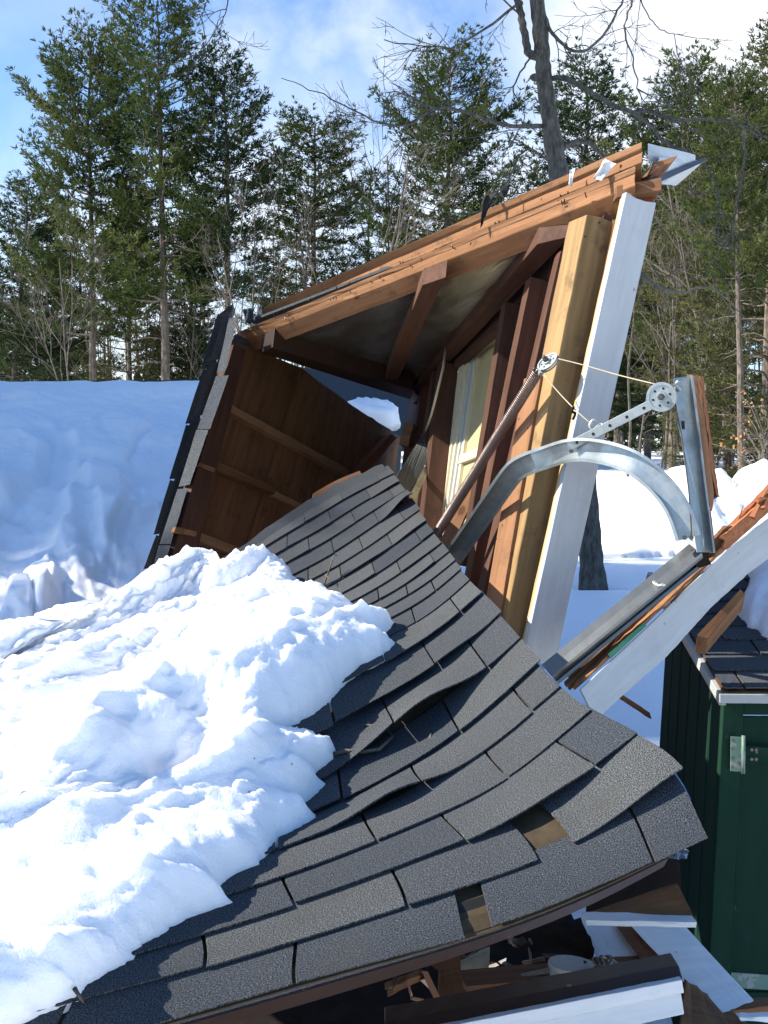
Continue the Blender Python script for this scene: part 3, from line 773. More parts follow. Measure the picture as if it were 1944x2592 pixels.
def scrap(name, pxs, d0, m, label, cat, vec=(.004, .004, .004), curl=.012):
    a, b, c, e = [P(x, y, d0) for (x, y) in pxs]; g = []
    for i in range(9):
        row = []
        for j in range(7):
            u, v = i / 8, j / 6
            p = (a * (1 - u) + b * u) * (1 - v) + (e * (1 - u) + c * u) * v
            row.append(p + FW * (curl * perlin(np.array([[u * 2.3 + pxs[0][0], v * 2.1, .4]]))[0]) + RT * .3 * curl * perlin(np.array([[u * 3.3 + pxs[0][0], v * 3.1, 5.4]]))[0])
        g.append(row)
    o = MB().slab(np.array(g), np.array([.0008, .001, .0006])).build(name, m, smooth=True); tag(o, label, cat)
def hd(px): return 1 / (1 / 5.5 + (px - 610) / (1608 - 610) * (1 / 3.2 - 1 / 5.5)) - .02
scrap('torn_plastic', [(1535, 400), (1556, 418), (1520, 462), (1500, 452)], hd(1535), M['plastic'], 'large torn scrap of clear plastic snagged on the header near the white soffit', 'plastic', curl=.03)
scrap('torn_plastic', [(1442, 430), (1456, 426), (1448, 470), (1440, 472)], hd(1445), M['plastic'], 'narrow torn plastic strip standing on the header timbers', 'plastic')
scrap('tar_paper_scrap', [(1222, 500), (1262, 480), (1232, 540), (1215, 580)], hd(1235), M['tarpaper'], 'ragged black tar paper scrap hanging over the middle of the header', 'tar paper', curl=.03)
scrap('tar_paper_scrap', [(1265, 480), (1292, 465), (1285, 490), (1268, 500)], hd(1280), M['tarpaper'], 'small curled black scrap on top of the header boards', 'tar paper')
scrap('shingle_scrap', [(617, 784), (644, 778), (640, 816), (620, 820)], hd(630) - .03, M['shingle'], 'bent shingle scrap at the far low end of the header', 'shingle', curl=.04)
scrap('shingle_scrap', [(652, 778), (668, 772), (660, 806), (645, 810)], hd(655) - .03, M['shingle'], 'narrow folded shingle scrap on the low end of the upper board', 'shingle', curl=.03)

def plywood_panel():
    root = thing('plywood_roof_slab', 'tilted roof panel showing brown plywood underside with battens and grey shingle edge', 'roof panel', P(500, 1300, 4.7)); root['kind'] = 'thing'
    Q0, Q1, Q2 = P(588, 862, 5.35), P(1010, 1112, 6.7), P(405, 1490, 4.55)
    n_ = nrm(np.cross(Q1 - Q0, Q2 - Q0)); n_ = n_ if n_ @ (C0 - Q0) > 0 else -n_
    pl = lambda x, y, o=0.0: onplane(Q0, n_, x, y, o)
    def quad(name, m, pts, off, th, n=(14, 2), **kw):
        return MB().hexa([pl(x, y, off) for x, y in pts], -n_ * th, n=n, **kw).build(name, m, root, bevel=.0015)
    # plywood sheets: one wide sheet, plies showing vertical grain (board axis runs up the panel)
    quad('plywood', M['ply'], [(405, 1500), (590, 862), (760, 930), (560, 1590)], 0, .013, n=(10, 6), jit=.001)
    quad('plywood', M['ply'], [(562, 1590), (762, 931), (1012, 1112), (960, 1480)], 0, .013, n=(10, 6), jit=.001, rag=(0, .008))
    quad('rafter', M['redstud'], [(410, 1500), (592, 872), (622, 885), (468, 1530)], .05, .05)
    quad('batten', M['batten'], [(583, 1022), (888, 1190), (880, 1206), (580, 1040)], .04, .04)
    quad('batten', M['ply'], [(546, 1166), (700, 1232), (696, 1250), (544, 1188)], .04, .04)
    quad('batten', M['batten'], [(694, 1240), (775, 1280), (770, 1292), (692, 1255)], .03, .03)
    quad('batten', M['batten'], [(500, 1345), (618, 1390), (612, 1412), (497, 1368)], .035, .035)
    quad('cross_block', M['cedar_red'], [(893, 1205), (990, 1098), (1005, 1108), (905, 1222)], .05, .05)
    quad('rafter_block', M['cedar'], [(506, 1170), (546, 1186), (542, 1196), (501, 1178)], .058, .02, n=(4, 1))
    quad('rafter_block', M['cedar'], [(446, 1333), (500, 1345), (496, 1358), (441, 1347)], .058, .02, n=(4, 1))
    # outer shingle skin: dark edge above the right-hand side
    quad('shingle_skin', M['shingle'], [(640, 850), (780, 912), (1030, 1100), (1000, 1200)][:0] or [(600, 845), (1022, 1108), (985, 1450), (385, 1500)], -.02, .02, n=(40, 10), jit=.005)
    # tabs folded round the left edge
    r = random.Random(4); mb = MB()
    tabs = [[(549, 943), (570, 939), (601, 802), (580, 806)], [(499, 1086), (532, 1086), (579, 950), (547, 952)], [(452, 1232), (480, 1227), (527, 1088), (497, 1088)],
            [(404, 1377), (432, 1377), (475, 1236), (449, 1238)], [(386, 1440), (412, 1440), (432, 1380), (402, 1380)]]
    for t in tabs:
        dp = lambda x, y: 4.62 + (1440 - y) / (1440 - 800) * .68
        pts = [P(x, y, dp(x, y) + (.0 if i in (0, 3) else -.09)) for i, (x, y) in enumerate(t)]; mb.hexa((pts[0], pts[3], pts[2], pts[1]), FW * .004, n=(6, 3), jit=.001, tone=r.random())
    # layered edges further out, stepping back behind the first row
    for k in range(3):
        y = 775 + k * 10
        while y < 1420:
            y2 = min(y + 138, 1440); xa = 590 - (y - 782) * .287 - 20 - k * 8; xb = 590 - (y2 - 782) * .287 - 20 - k * 8
            d1, d2 = 4.74 + (1440 - y) / 640 * .66 + .04 * k, 4.74 + (1440 - y2) / 640 * .66 + .04 * k
            mb.hexa((P(xb - 2, y2, d2 - .03), P(xa + r.uniform(0, 6), y, d1 - .03), P(xa + 24, y + 6, d1 + .03), P(xb + 24, y2 - 3, d2 + .03)), FW * .005, n=(5, 2), jit=.0015, tone=r.random())
            y = y2 + 2
    for t in ([(549, 800), (562, 790), (590, 768), (584, 800)], [(571, 900), (582, 862), (592, 775), (578, 782)]):
        pts = [P(x, y, 5.3 + (.06 if i in (0, 3) else 0)) for i, (x, y) in enumerate(t)]; mb.hexa((pts[0], pts[3], pts[2], pts[1]), FW * .005, n=(5, 2), jit=.001, tone=r.random())
    mb.build('edge_shingles', M['shingle'], root)
plywood_panel()

# wall with studs, window, corner posts
WT0, WT1, WB0 = P(1500, 560, 3.55), P(1045, 1000, 6.6), P(1285, 1650, 3.42)
WN = nrm(np.cross(WT1 - WT0, WB0 - WT0)); WN = WN if WN @ (C0 - WT0) > 0 else -WN
def wl(x, y, o=0.0): return onplane(WT0, WN, x, y, o)
def wq(name, m, pts, off, th, root, n=(14, 2), bevel=.0015, **kw):
    return MB().hexa([wl(x, y, off) for x, y in pts], -WN * th, n=n, **kw).build(name, m, root, bevel=bevel)
def garage_wall():
    root = thing('leaning_wall', 'leaning garage side wall with dark red studs, cream window and white door jamb', 'wall', wl(1285, 1650) * [1, 1, 0]); root['kind'] = 'thing'
    # sheathing in boards either side of the window (window hole left open)
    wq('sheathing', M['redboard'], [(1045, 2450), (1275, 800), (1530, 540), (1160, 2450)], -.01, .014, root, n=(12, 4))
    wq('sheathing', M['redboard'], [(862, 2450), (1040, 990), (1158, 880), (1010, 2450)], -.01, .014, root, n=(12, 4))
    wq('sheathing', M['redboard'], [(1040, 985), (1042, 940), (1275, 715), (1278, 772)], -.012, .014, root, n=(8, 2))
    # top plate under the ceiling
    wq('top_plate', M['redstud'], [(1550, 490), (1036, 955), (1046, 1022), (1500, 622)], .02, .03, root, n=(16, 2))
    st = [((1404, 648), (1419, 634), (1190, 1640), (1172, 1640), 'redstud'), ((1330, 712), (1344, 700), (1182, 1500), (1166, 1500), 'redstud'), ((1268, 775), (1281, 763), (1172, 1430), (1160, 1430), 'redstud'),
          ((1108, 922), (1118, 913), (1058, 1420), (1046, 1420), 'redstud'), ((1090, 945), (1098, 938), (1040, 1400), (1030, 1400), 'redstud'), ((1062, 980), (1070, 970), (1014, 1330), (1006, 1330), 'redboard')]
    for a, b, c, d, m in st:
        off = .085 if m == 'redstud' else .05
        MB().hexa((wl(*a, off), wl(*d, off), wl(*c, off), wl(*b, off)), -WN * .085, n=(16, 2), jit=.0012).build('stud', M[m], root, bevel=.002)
    # window: outer casing, reveal, rails and yellowed pane
    win = bpy.data.objects.new('window', None); COL.objects.link(win); win.parent = root
    O = [wl(1166, 894), wl(1272, 806), wl(1170, 1420), wl(1092, 1420)]
    def bl(u, v, o=0.0): return (O[0] * (1 - u) + O[1] * u) * (1 - v) + (O[3] * (1 - u) + O[2] * u) * v + WN * o
    def bar(name, u0, u1, v0, v1, off, th, m, n=(10, 1), p=win):
        MB().hexa((bl(u0, v0, off), bl(u0, v1, off), bl(u1, v1, off), bl(u1, v0, off)), -WN * th, n=n, jit=.0008).build(name, M[m], p, bevel=.0012)
    bar('window_frame', 0, .12, 0, 1, .0, .12, 'cream'); bar('window_frame', .93, 1, 0, 1, .0, .12, 'cream')
    bar('window_frame', .12, .93, 0, .035, .0, .12, 'cream')
    bar('sash_track', .12, .17, .035, 1, -.012, .02, 'cream'); bar('sash_track', .17, .22, .035, 1, -.024, .02, 'white')
    bar('sash_track', .22, .28, .035, 1, -.034, .02, 'cream')
    bar('mid_rail', .20, .93, .52, .56, -.03, .06, 'cream')
    bar('window_pane', .28, .93, .035, 1, -.05, .006, 'blind', n=(10, 5))
    # corner posts and jamb
    vec = P(1500, 600, 3.62) - P(1500, 600, 3.5)
    # tan post: pale lit side, tan broad face
    q = [P(1485, 543, 3.27), P(1556, 562, 3.30), P(1322, 1660, 3.19), P(1262, 1660, 3.16)]
    side = P(1458, 560, 3.42) - P(1485, 543, 3.34)
    MB().hexa((q[0], q[3], q[2], q[1]), FW * .085 + RT * -.040, n=(22, 2), jit=.0014, rag=(.006, 0)).build('corner_post', M['tan'], root, bevel=.003)
    q = [P(1368, 950, 3.28), P(1398, 955, 3.30), P(1268, 1640, 3.19), P(1250, 1640, 3.17)]
    MB().hexa((q[0], q[3], q[2], q[1]), FW * .075 + RT * -.04, n=(16, 2), jit=.0012).build('cripple_stud', M['cedar'], root, bevel=.003)
    q = [P(1556, 556, 3.275), P(1574, 545, 3.27), P(1340, 1660, 3.16), P(1322, 1660, 3.165)]
    MB().hexa((q[0], q[3], q[2], q[1]), FW * .05, n=(22, 1), jit=.003, rag=(.02, 0)).build('packing_strip', M['rawbrown'], root)
    q = [P(1584, 492, 3.14), P(1660, 518, 3.18), P(1338, 1990, 3.04), P(1254, 1990, 3.0)]
    MB().hexa((q[0], q[3], q[2], q[1]), FW * .02 + RT * -.008, n=(30, 3), jit=.0009, rag=(.008, 0)).build('door_jamb', M['white'], root, bevel=.0015)
    q = [P(1573, 500, 3.16), P(1583, 494, 3.145), P(1254, 1990, 3.005), P(1242, 1990, 3.02)]
    MB().hexa((q[0], q[3], q[2], q[1]), FW * .02, n=(30, 1), jit=.002, rag=(.01, 0)).build('stop_moulding', M['tan_pale'], root)
garage_wall()

# rubbish deep inside
def inner_debris():
    root = thing('shingled_board', 'weathered grey board with shingles on it leaning behind the slab beside the window', 'board', P(1030, 1260, 4.9))
    MB().hexa((P(1073, 1092, 5.5), P(1127, 1078, 5.5), P(1032, 1262, 4.75), P(1000, 1212, 4.75)), FW * .012, n=(8, 4), jit=.002, tone=.95).build('metal_face', M['shingle'], root)
    MB().hexa((P(1128, 1082, 5.49), P(1138, 1084, 5.52), P(1048, 1272, 4.75), P(1032, 1264, 4.73)), FW * .03, n=(4, 2), jit=.001).build('board_edge', M['greywood'], root)
    MB().hexa((P(1064, 1102, 5.48), P(1131, 1065, 5.48), P(1130, 1078, 5.47), P(1062, 1112, 5.47)), FW * .03, n=(6, 1), rag=(.01, .01)).build('top_strip', M['greywood'], root)
    o = MB().hexa((P(1025, 1066, 5.9), P(1047, 1072, 5.85), P(1033, 1130, 5.8), P(1009, 1124, 5.85)), FW * .12 + RT * .05 - UP * .03, n=(4, 3), jit=.002).build('timber_block', M['cedar'], bevel=.003)
    tag(o, 'sunlit orange timber offcut standing just beyond the top corner of the slab', 'timber')
    o = MB().board(P(1096, 1140, 5.3), P(1086, 1300, 5.0), RT, .05, .05, n=(6, 2)).build('dark_box', M['darksteel'], bevel=.004); tag(o, 'dark metal box shape in the gloom below the window', 'box')
    o = MB().tube([P(1072, 1290, 5.0), P(1078, 1180, 5.2)], .008, 6).build('thin_rod', M['greywood'], smooth=True); tag(o, 'thin grey rod upright in the dark beside the shingled board', 'rod')
    o = MB().board(P(1195, 1235, 4.3), P(1120, 1400, 4.0), RT, .05, .02, n=(8, 1)).build('loose_lath', M['batten'], bevel=.001); tag(o, 'brown lath lying behind the rusty spring', 'lath')
    pts = [wl(1130, 868, .1), wl(1122, 930, .13), wl(1105, 1000, .14), wl(1092, 1050, .12), wl(1078, 1090, .11)]
    o = MB().tube(pts, .006, 5).build('hanging_twine', M['cable'], smooth=True); tag(o, 'pale twine hanging from the top plate inside the wall', 'twine')
    # dark far slope and snow clump seen through the gap
    a = [P(740, 925, 9.5), P(1075, 985, 9.2), P(1075, 1140, 7.0), P(740, 1080, 7.0)]
    g = np.array([[(a[0] * (1 - u) + a[1] * u) * (1 - v) + (a[3] * (1 - u) + a[2] * u) * v for v in np.linspace(0, 1, 12)] for u in np.linspace(0, 1, 12)])
    o = MB().slab(g, np.array([0, 0.01, -.03])).build('far_roof_slope', M['shingle']); tag(o, 'dark shingled far roof slope seen through the gap under the foil ceiling', 'roof', kind='thing')
    # clump
    c = P(935, 1062, 7.4); V = []; nth, nph = 28, 18; pts = np.zeros((nth + 1, nph + 1, 3))
    for i in range(nth + 1):
        for j in range(nph + 1):
            th, ph = 2 * math.pi * i / nth, math.pi * j / nph
            dv = np.array([math.cos(th) * math.sin(ph), math.sin(th) * math.sin(ph), math.cos(ph)])
            r_ = 1 + .35 * fbm((dv * 1.6 + 4.2)[None], 4)[0]
            pts[i, j] = c + dv * r_ * np.array([.21, .2, .15])
    o = MB().grid(pts).build('snow_clump', M['snow'], smooth=True); tag(o, 'rounded snow clump on the far roof slope inside the gap', 'snow')
inner_debris()

# ------------------------------------------------------------------ door hardware
def channel(mb, path, wd, lip, th=.0025, curl=.006, facing=None):
    """sheet-steel channel swept along path: web faces the viewer side, two lips stand off it"""
    path = np.asarray(path, float); n = len(path); tg = np.gradient(path, axis=0)
    prof = [(-wd / 2 + curl, lip), (-wd / 2, lip), (-wd / 2, lip * .4), (-wd / 2 + .003, 0), (0, -.001), (wd / 2 - .003, 0), (wd / 2, lip * .4), (wd / 2, lip), (wd / 2 - curl, lip)]
    g = np.zeros((n, len(prof), 3)); gv = np.zeros_like(g)
    for i in range(n):
        t = nrm(tg[i]); f = facing if facing is not None else nrm(C0 - path[i]); s_ = nrm(np.cross(t, f)); nn = np.cross(s_, t)
        for j, (a, b) in enumerate(prof):
            g[i, j] = path[i] + s_ * a + nn * b
            j0, j1 = max(j - 1, 0), min(j + 1, len(prof) - 1); ta = np.array(prof[j1]) - np.array(prof[j0]); ta = ta / np.linalg.norm(ta)
            gv[i, j] = (s_ * -ta[1] + nn * ta[0]) * -th
    mb.slab(g, gv); return mb
def smooth_path(pts, n):
    p = np.asarray(pts, float); t = np.linspace(0, len(p) - 1, n); M2 = _natural(np.arange(len(p), dtype=float), p)
    i = np.clip(t.astype(int), 0, len(p) - 2); b = (t - i)[:, None]; a = 1 - b
    return a * p[i] + b * p[i + 1] + ((a ** 3 - a) * M2[i] + (b ** 3 - b) * M2[i + 1]) / 6
def hardware():
    root = thing('curved_door_track', 'bent galvanised curved garage door track springing from behind the shingled slab past the white jamb', 'door track', P(1750, 1380, 2.85))
    arc = [P(1395, 1153, 3.07), P(1455, 1139, 3.0), P(1530, 1146, 2.95), P(1606, 1174, 2.9), P(1672, 1228, 2.87), P(1716, 1290, 2.85), P(1742, 1362, 2.84)]
    low = [P(1140, 1420, 3.55), P(1230, 1292, 3.32), P(1282, 1218, 3.2), P(1312, 1186, 3.15), P(1350, 1168, 3.1)]
    path = np.concatenate([smooth_path(low, 24)[:-1], smooth_path([low[-1]] + arc, 60)])
    mb = MB(); channel(mb, path, .060, .020); mb.build('track_channel', M['galv'], root, smooth=False, bevel=0)
    for x, y, d in ((1733, 1361, 2.815), (1750, 1361, 2.815), (1446, 1142, 2.975)): MB().disc(P(x, y, d), C0 - P(x, y, d), .006, .006, 12).build('rivet', M['darksteel'], root)
    # punched arm from the track to the upright
    a, b = P(1440, 1130, 2.99), P(1652, 1022, 2.87)
    def strip(mbx, p0, p1, wd, holes, th=.003):
        ax = nrm(p1 - p0); L = np.linalg.norm(p1 - p0); f = nrm(C0 - (p0 + p1) / 2); s_ = nrm(np.cross(ax, f)); f = np.cross(s_, ax)
        mbx.hexa((p0 + s_ * wd / 2, p1 + s_ * wd / 2, p1 - s_ * wd / 2, p0 - s_ * wd / 2), -f * th, n=(8, 1), jit=0)
        return ax, L, f, s_
    mb = MB(); ax, L, f, s_ = strip(mb, a, b, .026, 0); mb.build('punched_arm', M['galv'], root, bevel=.001)
    for k in range(5): MB().disc(a + ax * L * (.1 + .2 * k) + f * .0006, f, .0042, .001, 14).build('punched_hole', M['tarpaper'], root)
    # upright angle bracket with split timber behind
    br = thing('angle_bracket', 'upright galvanised slotted angle bracket carrying the pulley wheel, orange split timber on its back', 'bracket', P(1775, 1400, 2.84))
    q = (P(1704, 958, 2.88), P(1746, 952, 2.9), P(1800, 1398, 2.86), P(1764, 1398, 2.83))
    MB().hexa((q[0], q[3], q[2], q[1]), FW * .003, n=(12, 2), jit=.0003).build('angle_plate', M['galv'], br)
    MB().hexa((q[1], q[2], q[2] - FW * .022, q[1] - FW * .022), RT * .003, n=(12, 1), jit=.0003).build('angle_flange', M['galv'], br)
    mb = MB()
    for (x, y, hgt) in ((1729, 1076, .022), (1735, 1170, .018)):
        p = P(x, y, 2.868); mb = MB(); mb.hexa((p + UP * hgt / 2 - RT * .004, p + UP * hgt / 2 + RT * .004, p - UP * hgt / 2 + RT * .005, p - UP * hgt / 2 - RT * .003), FW * .0008, n=(2, 2), jit=0); mb.build('slot', M['tarpaper'], br)
    q = (P(1747, 948, 2.92), P(1772, 950, 2.92), P(1808, 1255, 2.9), P(1784, 1272, 2.88))
    MB().hexa((q[0], q[3], q[2], q[1]), FW * .05, n=(16, 6), jit=.0012, rag=(.003, .035)).build('split_timber', M['cedar'], br, bevel=.001)
    MB().hexa((P(1772, 950, 2.925), P(1806, 1225, 2.905), P(1817, 1235, 2.92), P(1779, 954, 2.94)), FW * .045, n=(18, 3), jit=.004, rag=(.003, .04)).build('split_timber', M['splinter'], br)
    MB().hexa((P(1784, 1262, 2.9), P(1806, 1400, 2.88), P(1812, 1400, 2.9), P(1796, 1262, 2.92)), FW * .03, n=(8, 2), jit=.001).build('split_timber', M['rawbrown'], br)
    def pulley(name, c, axis, r, parent):
        o = bpy.data.objects.new(name, None); COL.objects.link(o); o.parent = parent
        ax = nrm(axis); mb = MB()
        mb.disc(c + ax * .006, ax, r, .002, 36, r * .80); mb.disc(c - ax * .006, ax, r, .002, 36, r * .80); mb.disc(c, ax, r * .84, .006, 36, r * .7); mb.disc(c + ax * .003, ax, r * .84, .002, 36, r * .3)
        mb.build('pulley_rim', M['galv'], o, bevel=.0006)
        mb = MB(); x = nrm(np.cross(ax, [.2, .3, 1])); y = np.cross(ax, x)
        for k in range(6):
            a_ = 2 * math.pi * (k + .4) / 6; mb.disc(c + ax * .0045 + r * .58 * (math.cos(a_) * x + math.sin(a_) * y), ax, r * .085, .001, 12)
        mb.build('pulley_hole', M['tarpaper'], o)
        MB().disc(c + ax * .006, ax, r * .36, .008, 24).build('hub', M['galv'], o, bevel=.0008); MB().disc(c + ax * .014, ax, r * .24, .012, 6).build('axle_nut', M['darksteel'], o, bevel=.0008); MB().disc(c + ax * .022, ax, r * .15, .01, 14).build('axle_bolt', M['darksteel'], o, bevel=.0008)
        return o
    c = P(1675, 1005, 2.845); pulley('pulley_wheel', c, nrm(C0 - c) + RT * -.12, .0385, br)
    mb = MB(); mb.disc(P(1716, 984, 2.86), C0 - P(1716, 984, 2.86), .009, .012, 16); mb.tube([P(1716, 984, 2.85), P(1709, 975, 2.84), P(1714, 965, 2.84), P(1722, 964, 2.84)], .0035, 6); mb.build('bolt', M['galv'], br, smooth=True)
    # extension spring with its pulley
    sp = thing('extension_spring', 'long rusty extension spring stretched up to a pulley in front of the window', 'spring', P(1108, 1350, 3.6))
    p0, p1 = P(1105, 1352, 3.62), P(1362, 940, 3.18); ax = nrm(p1 - p0); L = np.linalg.norm(p1 - p0); x = nrm(np.cross(ax, FW)); y = np.cross(ax, x)
    turns = 118; ns = turns * 12; t = np.arange(ns + 1) / ns; rad = .0148
    pitch_t = np.where(t < .25, t * .78, .195 + (t - .25) * (.805 / .75))
    pts = p0 + ax * (pitch_t * L)[:, None] + rad * (np.cos(t * turns * 2 * np.pi)[:, None] * x + np.sin(t * turns * 2 * np.pi)[:, None] * y)
    MB().tube(pts, .0026, 5).build('spring_coil', M['steel_dark'], sp, smooth=True)
    c = P(1388, 918, 3.12); pulley('pulley_wheel', c, nrm(-FW * .45 + RT * -.62 + UP * .62), .034, sp)
    MB().board(P(1366, 945, 3.17), P(1384, 922, 3.13), RT, .012, .02, n=(3, 1)).build('pulley_fork', M['galv'], sp, bevel=.002)
    MB().tube([P(1352, 948, 3.18), P(1360, 936, 3.17), P(1370, 934, 3.17), P(1374, 946, 3.17)], .003, 6).build('spring_hook', M['steel_dark'], sp, smooth=True)
    # cord
    up_ = [P(1408, 907, 3.1), P(1480, 925, 3.05), P(1560, 948, 2.98), P(1662, 973, 2.87)]
    o = MB().tube(smooth_path(up_, 20), .0019, 5).build('door_cord', M['cable'], smooth=True); tag(o, 'thin pale cord running from the spring pulley across the white jamb to the pulley wheel', 'cord')
    dn = [P(1378, 950, 3.1), P(1420, 1000, 3.06), P(1470, 1050, 3.0), P(1497, 1072, 2.98)]
    o = MB().tube(smooth_path(dn, 20), .0019, 5).build('door_cord', M['cable'], smooth=True); tag(o, 'thin pale cord slanting down from the spring pulley to the wire hook', 'cord')
    hk = [P(1508, 1066, 2.96), P(1503, 1062, 2.96), P(1496, 1068, 2.96), P(1492, 1080, 2.96), P(1500, 1086, 2.96), P(1512, 1078, 2.96), P(1522, 1072, 2.96), P(1526, 1078, 2.955)]
    o = MB().tube(smooth_path(hk, 30), .0032, 6).build('wire_hook', M['hook'], smooth=True); tag(o, 'bright bent wire hook in front of the white jamb', 'hook')
    kn = [P(1452, 1030, 3.02), P(1448, 1042, 3.01), P(1456, 1046, 3.02), P(1450, 1062, 3.02)]
    o = MB().tube(smooth_path(kn, 14), .004, 5).build('cord_knot', M['rubbish'], smooth=True); tag(o, 'frayed brown knot of cord on the edge of the white jamb', 'cord')
    cb = [P(1706, 1010, 2.855), P(1725, 1100, 2.85), P(1742, 1230, 2.84), P(1752, 1370, 2.83)]
    o = MB().tube(smooth_path(cb, 16), .0016, 5).build('steel_cable', M['darksteel'], smooth=True); tag(o, 'thin dark cable running down the face of the angle bracket', 'cable')
    cb = [P(1712, 1060, 2.86), P(1745, 1180, 2.85), P(1770, 1290, 2.84), P(1782, 1390, 2.83)]
    o = MB().tube(smooth_path(cb, 16), .0014, 5).build('steel_cable', M['galv'], smooth=True); tag(o, 'thin bright cable slanting across the angle bracket to its foot', 'cable')
    # straight fallen track: two channels side by side
    st = thing('straight_door_track', 'straight galvanised door track lying along the fallen white jamb board', 'door track', P(1380, 1700, 2.8))
    pa, pb = P(1370, 1708, 2.78), P(1760, 1388, 2.86)
    fac = nrm(nrm(C0 - (pa + pb) / 2) + UP * .55 - RT * .4)
    mb = MB(); channel(mb, [pa * (1 - t_) + pb * t_ for t_ in np.linspace(0, 1, 12)], .05, -.02, facing=fac); mb.build('track_channel', M['galv_dark'], st)
    pa2, pb2 = P(1398, 1722, 2.82), P(1780, 1410, 2.9)
    mb = MB(); channel(mb, [pa2 * (1 - t_) + pb2 * t_ for t_ in np.linspace(0, 1, 12)], .03, .02, facing=nrm(C0 - pa2)); mb.build('track_channel', M['galv_dark'], st)
    MB().tube([P(1655, 1472, 2.83), P(1668, 1484, 2.81), P(1682, 1478, 2.8)], .005, 6).build('track_clip', M['hook'], st, smooth=True)
    # steel foot where they meet
    o = MB().hexa((P(1748, 1392, 2.86), P(1790, 1392, 2.86), P(1800, 1430, 2.87), P(1765, 1440, 2.87)), FW * .05, n=(4, 2), jit=.004).build('rust_lump', M['rubbish']); tag(o, 'dark crushed lump where the track and bracket meet', 'debris')
hardware()

def fallen_jamb():
    root = thing('fallen_jamb', 'long chipped white door jamb board fallen aslant at the right, splintered red timber behind it', 'board', P(1500, 1830, 2.85))
    top = [(1470, 1745), (1634, 1592), (1842, 1390), (2040, 1240)]; bot = [(1508, 1822), (1689, 1660), (1797, 1541), (1906, 1442), (2060, 1335)]
    def cv(c, t):
        c = np.array(c, float); s = np.concatenate([[0], np.cumsum(np.hypot(*np.diff(c, axis=0).T))]); return np.interp(t * s[-1], s, c[:, 0]), np.interp(t * s[-1], s, c[:, 1])
    g = []; b = []
    for i in range(61):
        t = i / 60; xa, ya = cv(top, t); xb, yb = cv(bot, t); d = 2.72 + .55 * t
        e = (2.2 * perlin(np.array([[t * 14, .5, 2]]))[0] + 2.5 * perlin(np.array([[t * 60, .5, 7]]))[0]) * (1 if t > .45 else .4)
        row = []; rb = []
        for j in range(5):
            v = j / 4; row.append(P(xa * (1 - v) + xb * v + e * v, ya * (1 - v) + yb * v + e * v + 2 * perlin(np.array([[t * 20, 3.5, 2]]))[0] * (1 - v), d)); rb.append((t * 1.1 + 7, v * .1 + 3, 0))
        g.append(row); b.append(rb)
    MB().slab(np.array(g), FW * .02 + UP * -.004, np.array(b)).build('white_board', M['white'], root, bevel=.001)
    r = random.Random(8)
    def strip(x0, y0, x1, y1, w0, w1, d0, d1, m, name, rag=.02, th=.04, n=(24, 3), j=.0015):
        dx, dy = nrm(np.array([-(y1 - y0), x1 - x0])) ; s = -1 if dy > 0 else 1
        a, b_, c, e = P(x0, y0, d0), P(x1, y1, d1), P(x1 + s * dx * -w1, y1 + s * dy * -w1, d1), P(x0 + s * dx * -w0, y0 + s * dy * -w0, d0)
        MB().hexa((a, b_, c, e), FW * th, n=n, jit=j, rag=(rag, rag)).build(name, M[m], root, bevel=.001)
    strip(1466, 1738, 1842, 1386, -7, -9, 2.76, 2.98, 'cedar', 'split_edge', j=.0025)
    strip(1448, 1744, 1806, 1408, -18, -26, 2.80, 3.0, 'rawbrown', 'split_timber')
    strip(1452, 1715, 1768, 1418, -20, -26, 2.83, 2.97, 'cedar', 'split_timber')
    strip(1840, 1392, 2050, 1205, -34, -30, 2.97, 3.12, 'splinter', 'split_timber', j=.0012, n=(26, 3))
    strip(1846, 1372, 2040, 1180, -22, -30, 3.0, 3.13, 'cedar_red', 'split_timber', j=.0015, n=(26, 3))
    strip(1800, 1420, 1860, 1352, -30, -28, 2.98, 3.0, 'rawbrown', 'split_timber', j=.001)
    MB().hexa((P(1540, 1655, 2.79), P(1630, 1575, 2.85), P(1636, 1584, 2.85), P(1545, 1668, 2.79)), FW * .01, n=(8, 1)).build('green_paint_edge', M['greenline'], root)
    for k, (x0, y0, x1, y1, w_) in enumerate([(1862, 1345, 1880, 1275, 9), (1885, 1325, 1925, 1255, 16), (1905, 1312, 1950, 1215, 20), (1930, 1290, 1965, 1190, 16), (1875, 1330, 1945, 1290, 12), (1915, 1270, 1990, 1235, 14)]):
        p0, p1 = P(x0, y0, 3.02), P(x1, y1, 3.05 + .03 * (k % 2)); n_ = 7; pts = np.array([p0 * (1 - t) + p1 * t for t in np.linspace(0, 1, n_)]) + rng.normal(0, .002, (n_, 3))
        MB().tube(pts, np.linspace(w_ * .5 / F * 3, .001, n_), 4).build('splinter', M['splinter'], root)
    o = MB().hexa((P(1762, 1610, 3.05), P(1874, 1490, 3.15), P(1886, 1505, 3.15), P(1790, 1618, 3.05)), FW * .03 - UP * .05, n=(10, 2), jit=.001, rag=(.006, .006)).build('brown_offcut', M['ply'], bevel=.002); tag(o, 'brown timber offcut resting on the green shed roof under the white board', 'timber')
    o = MB().board(P(1570, 1762, 3.4), P(1645, 1812, 3.5), UP, .014, .012, n=(8, 1), rag=(.003, .01)).build('snow_stick', M['rawbrown'], bevel=.001); tag(o, 'short brown stick poking out beneath the fallen white board', 'stick')
fallen_jamb()

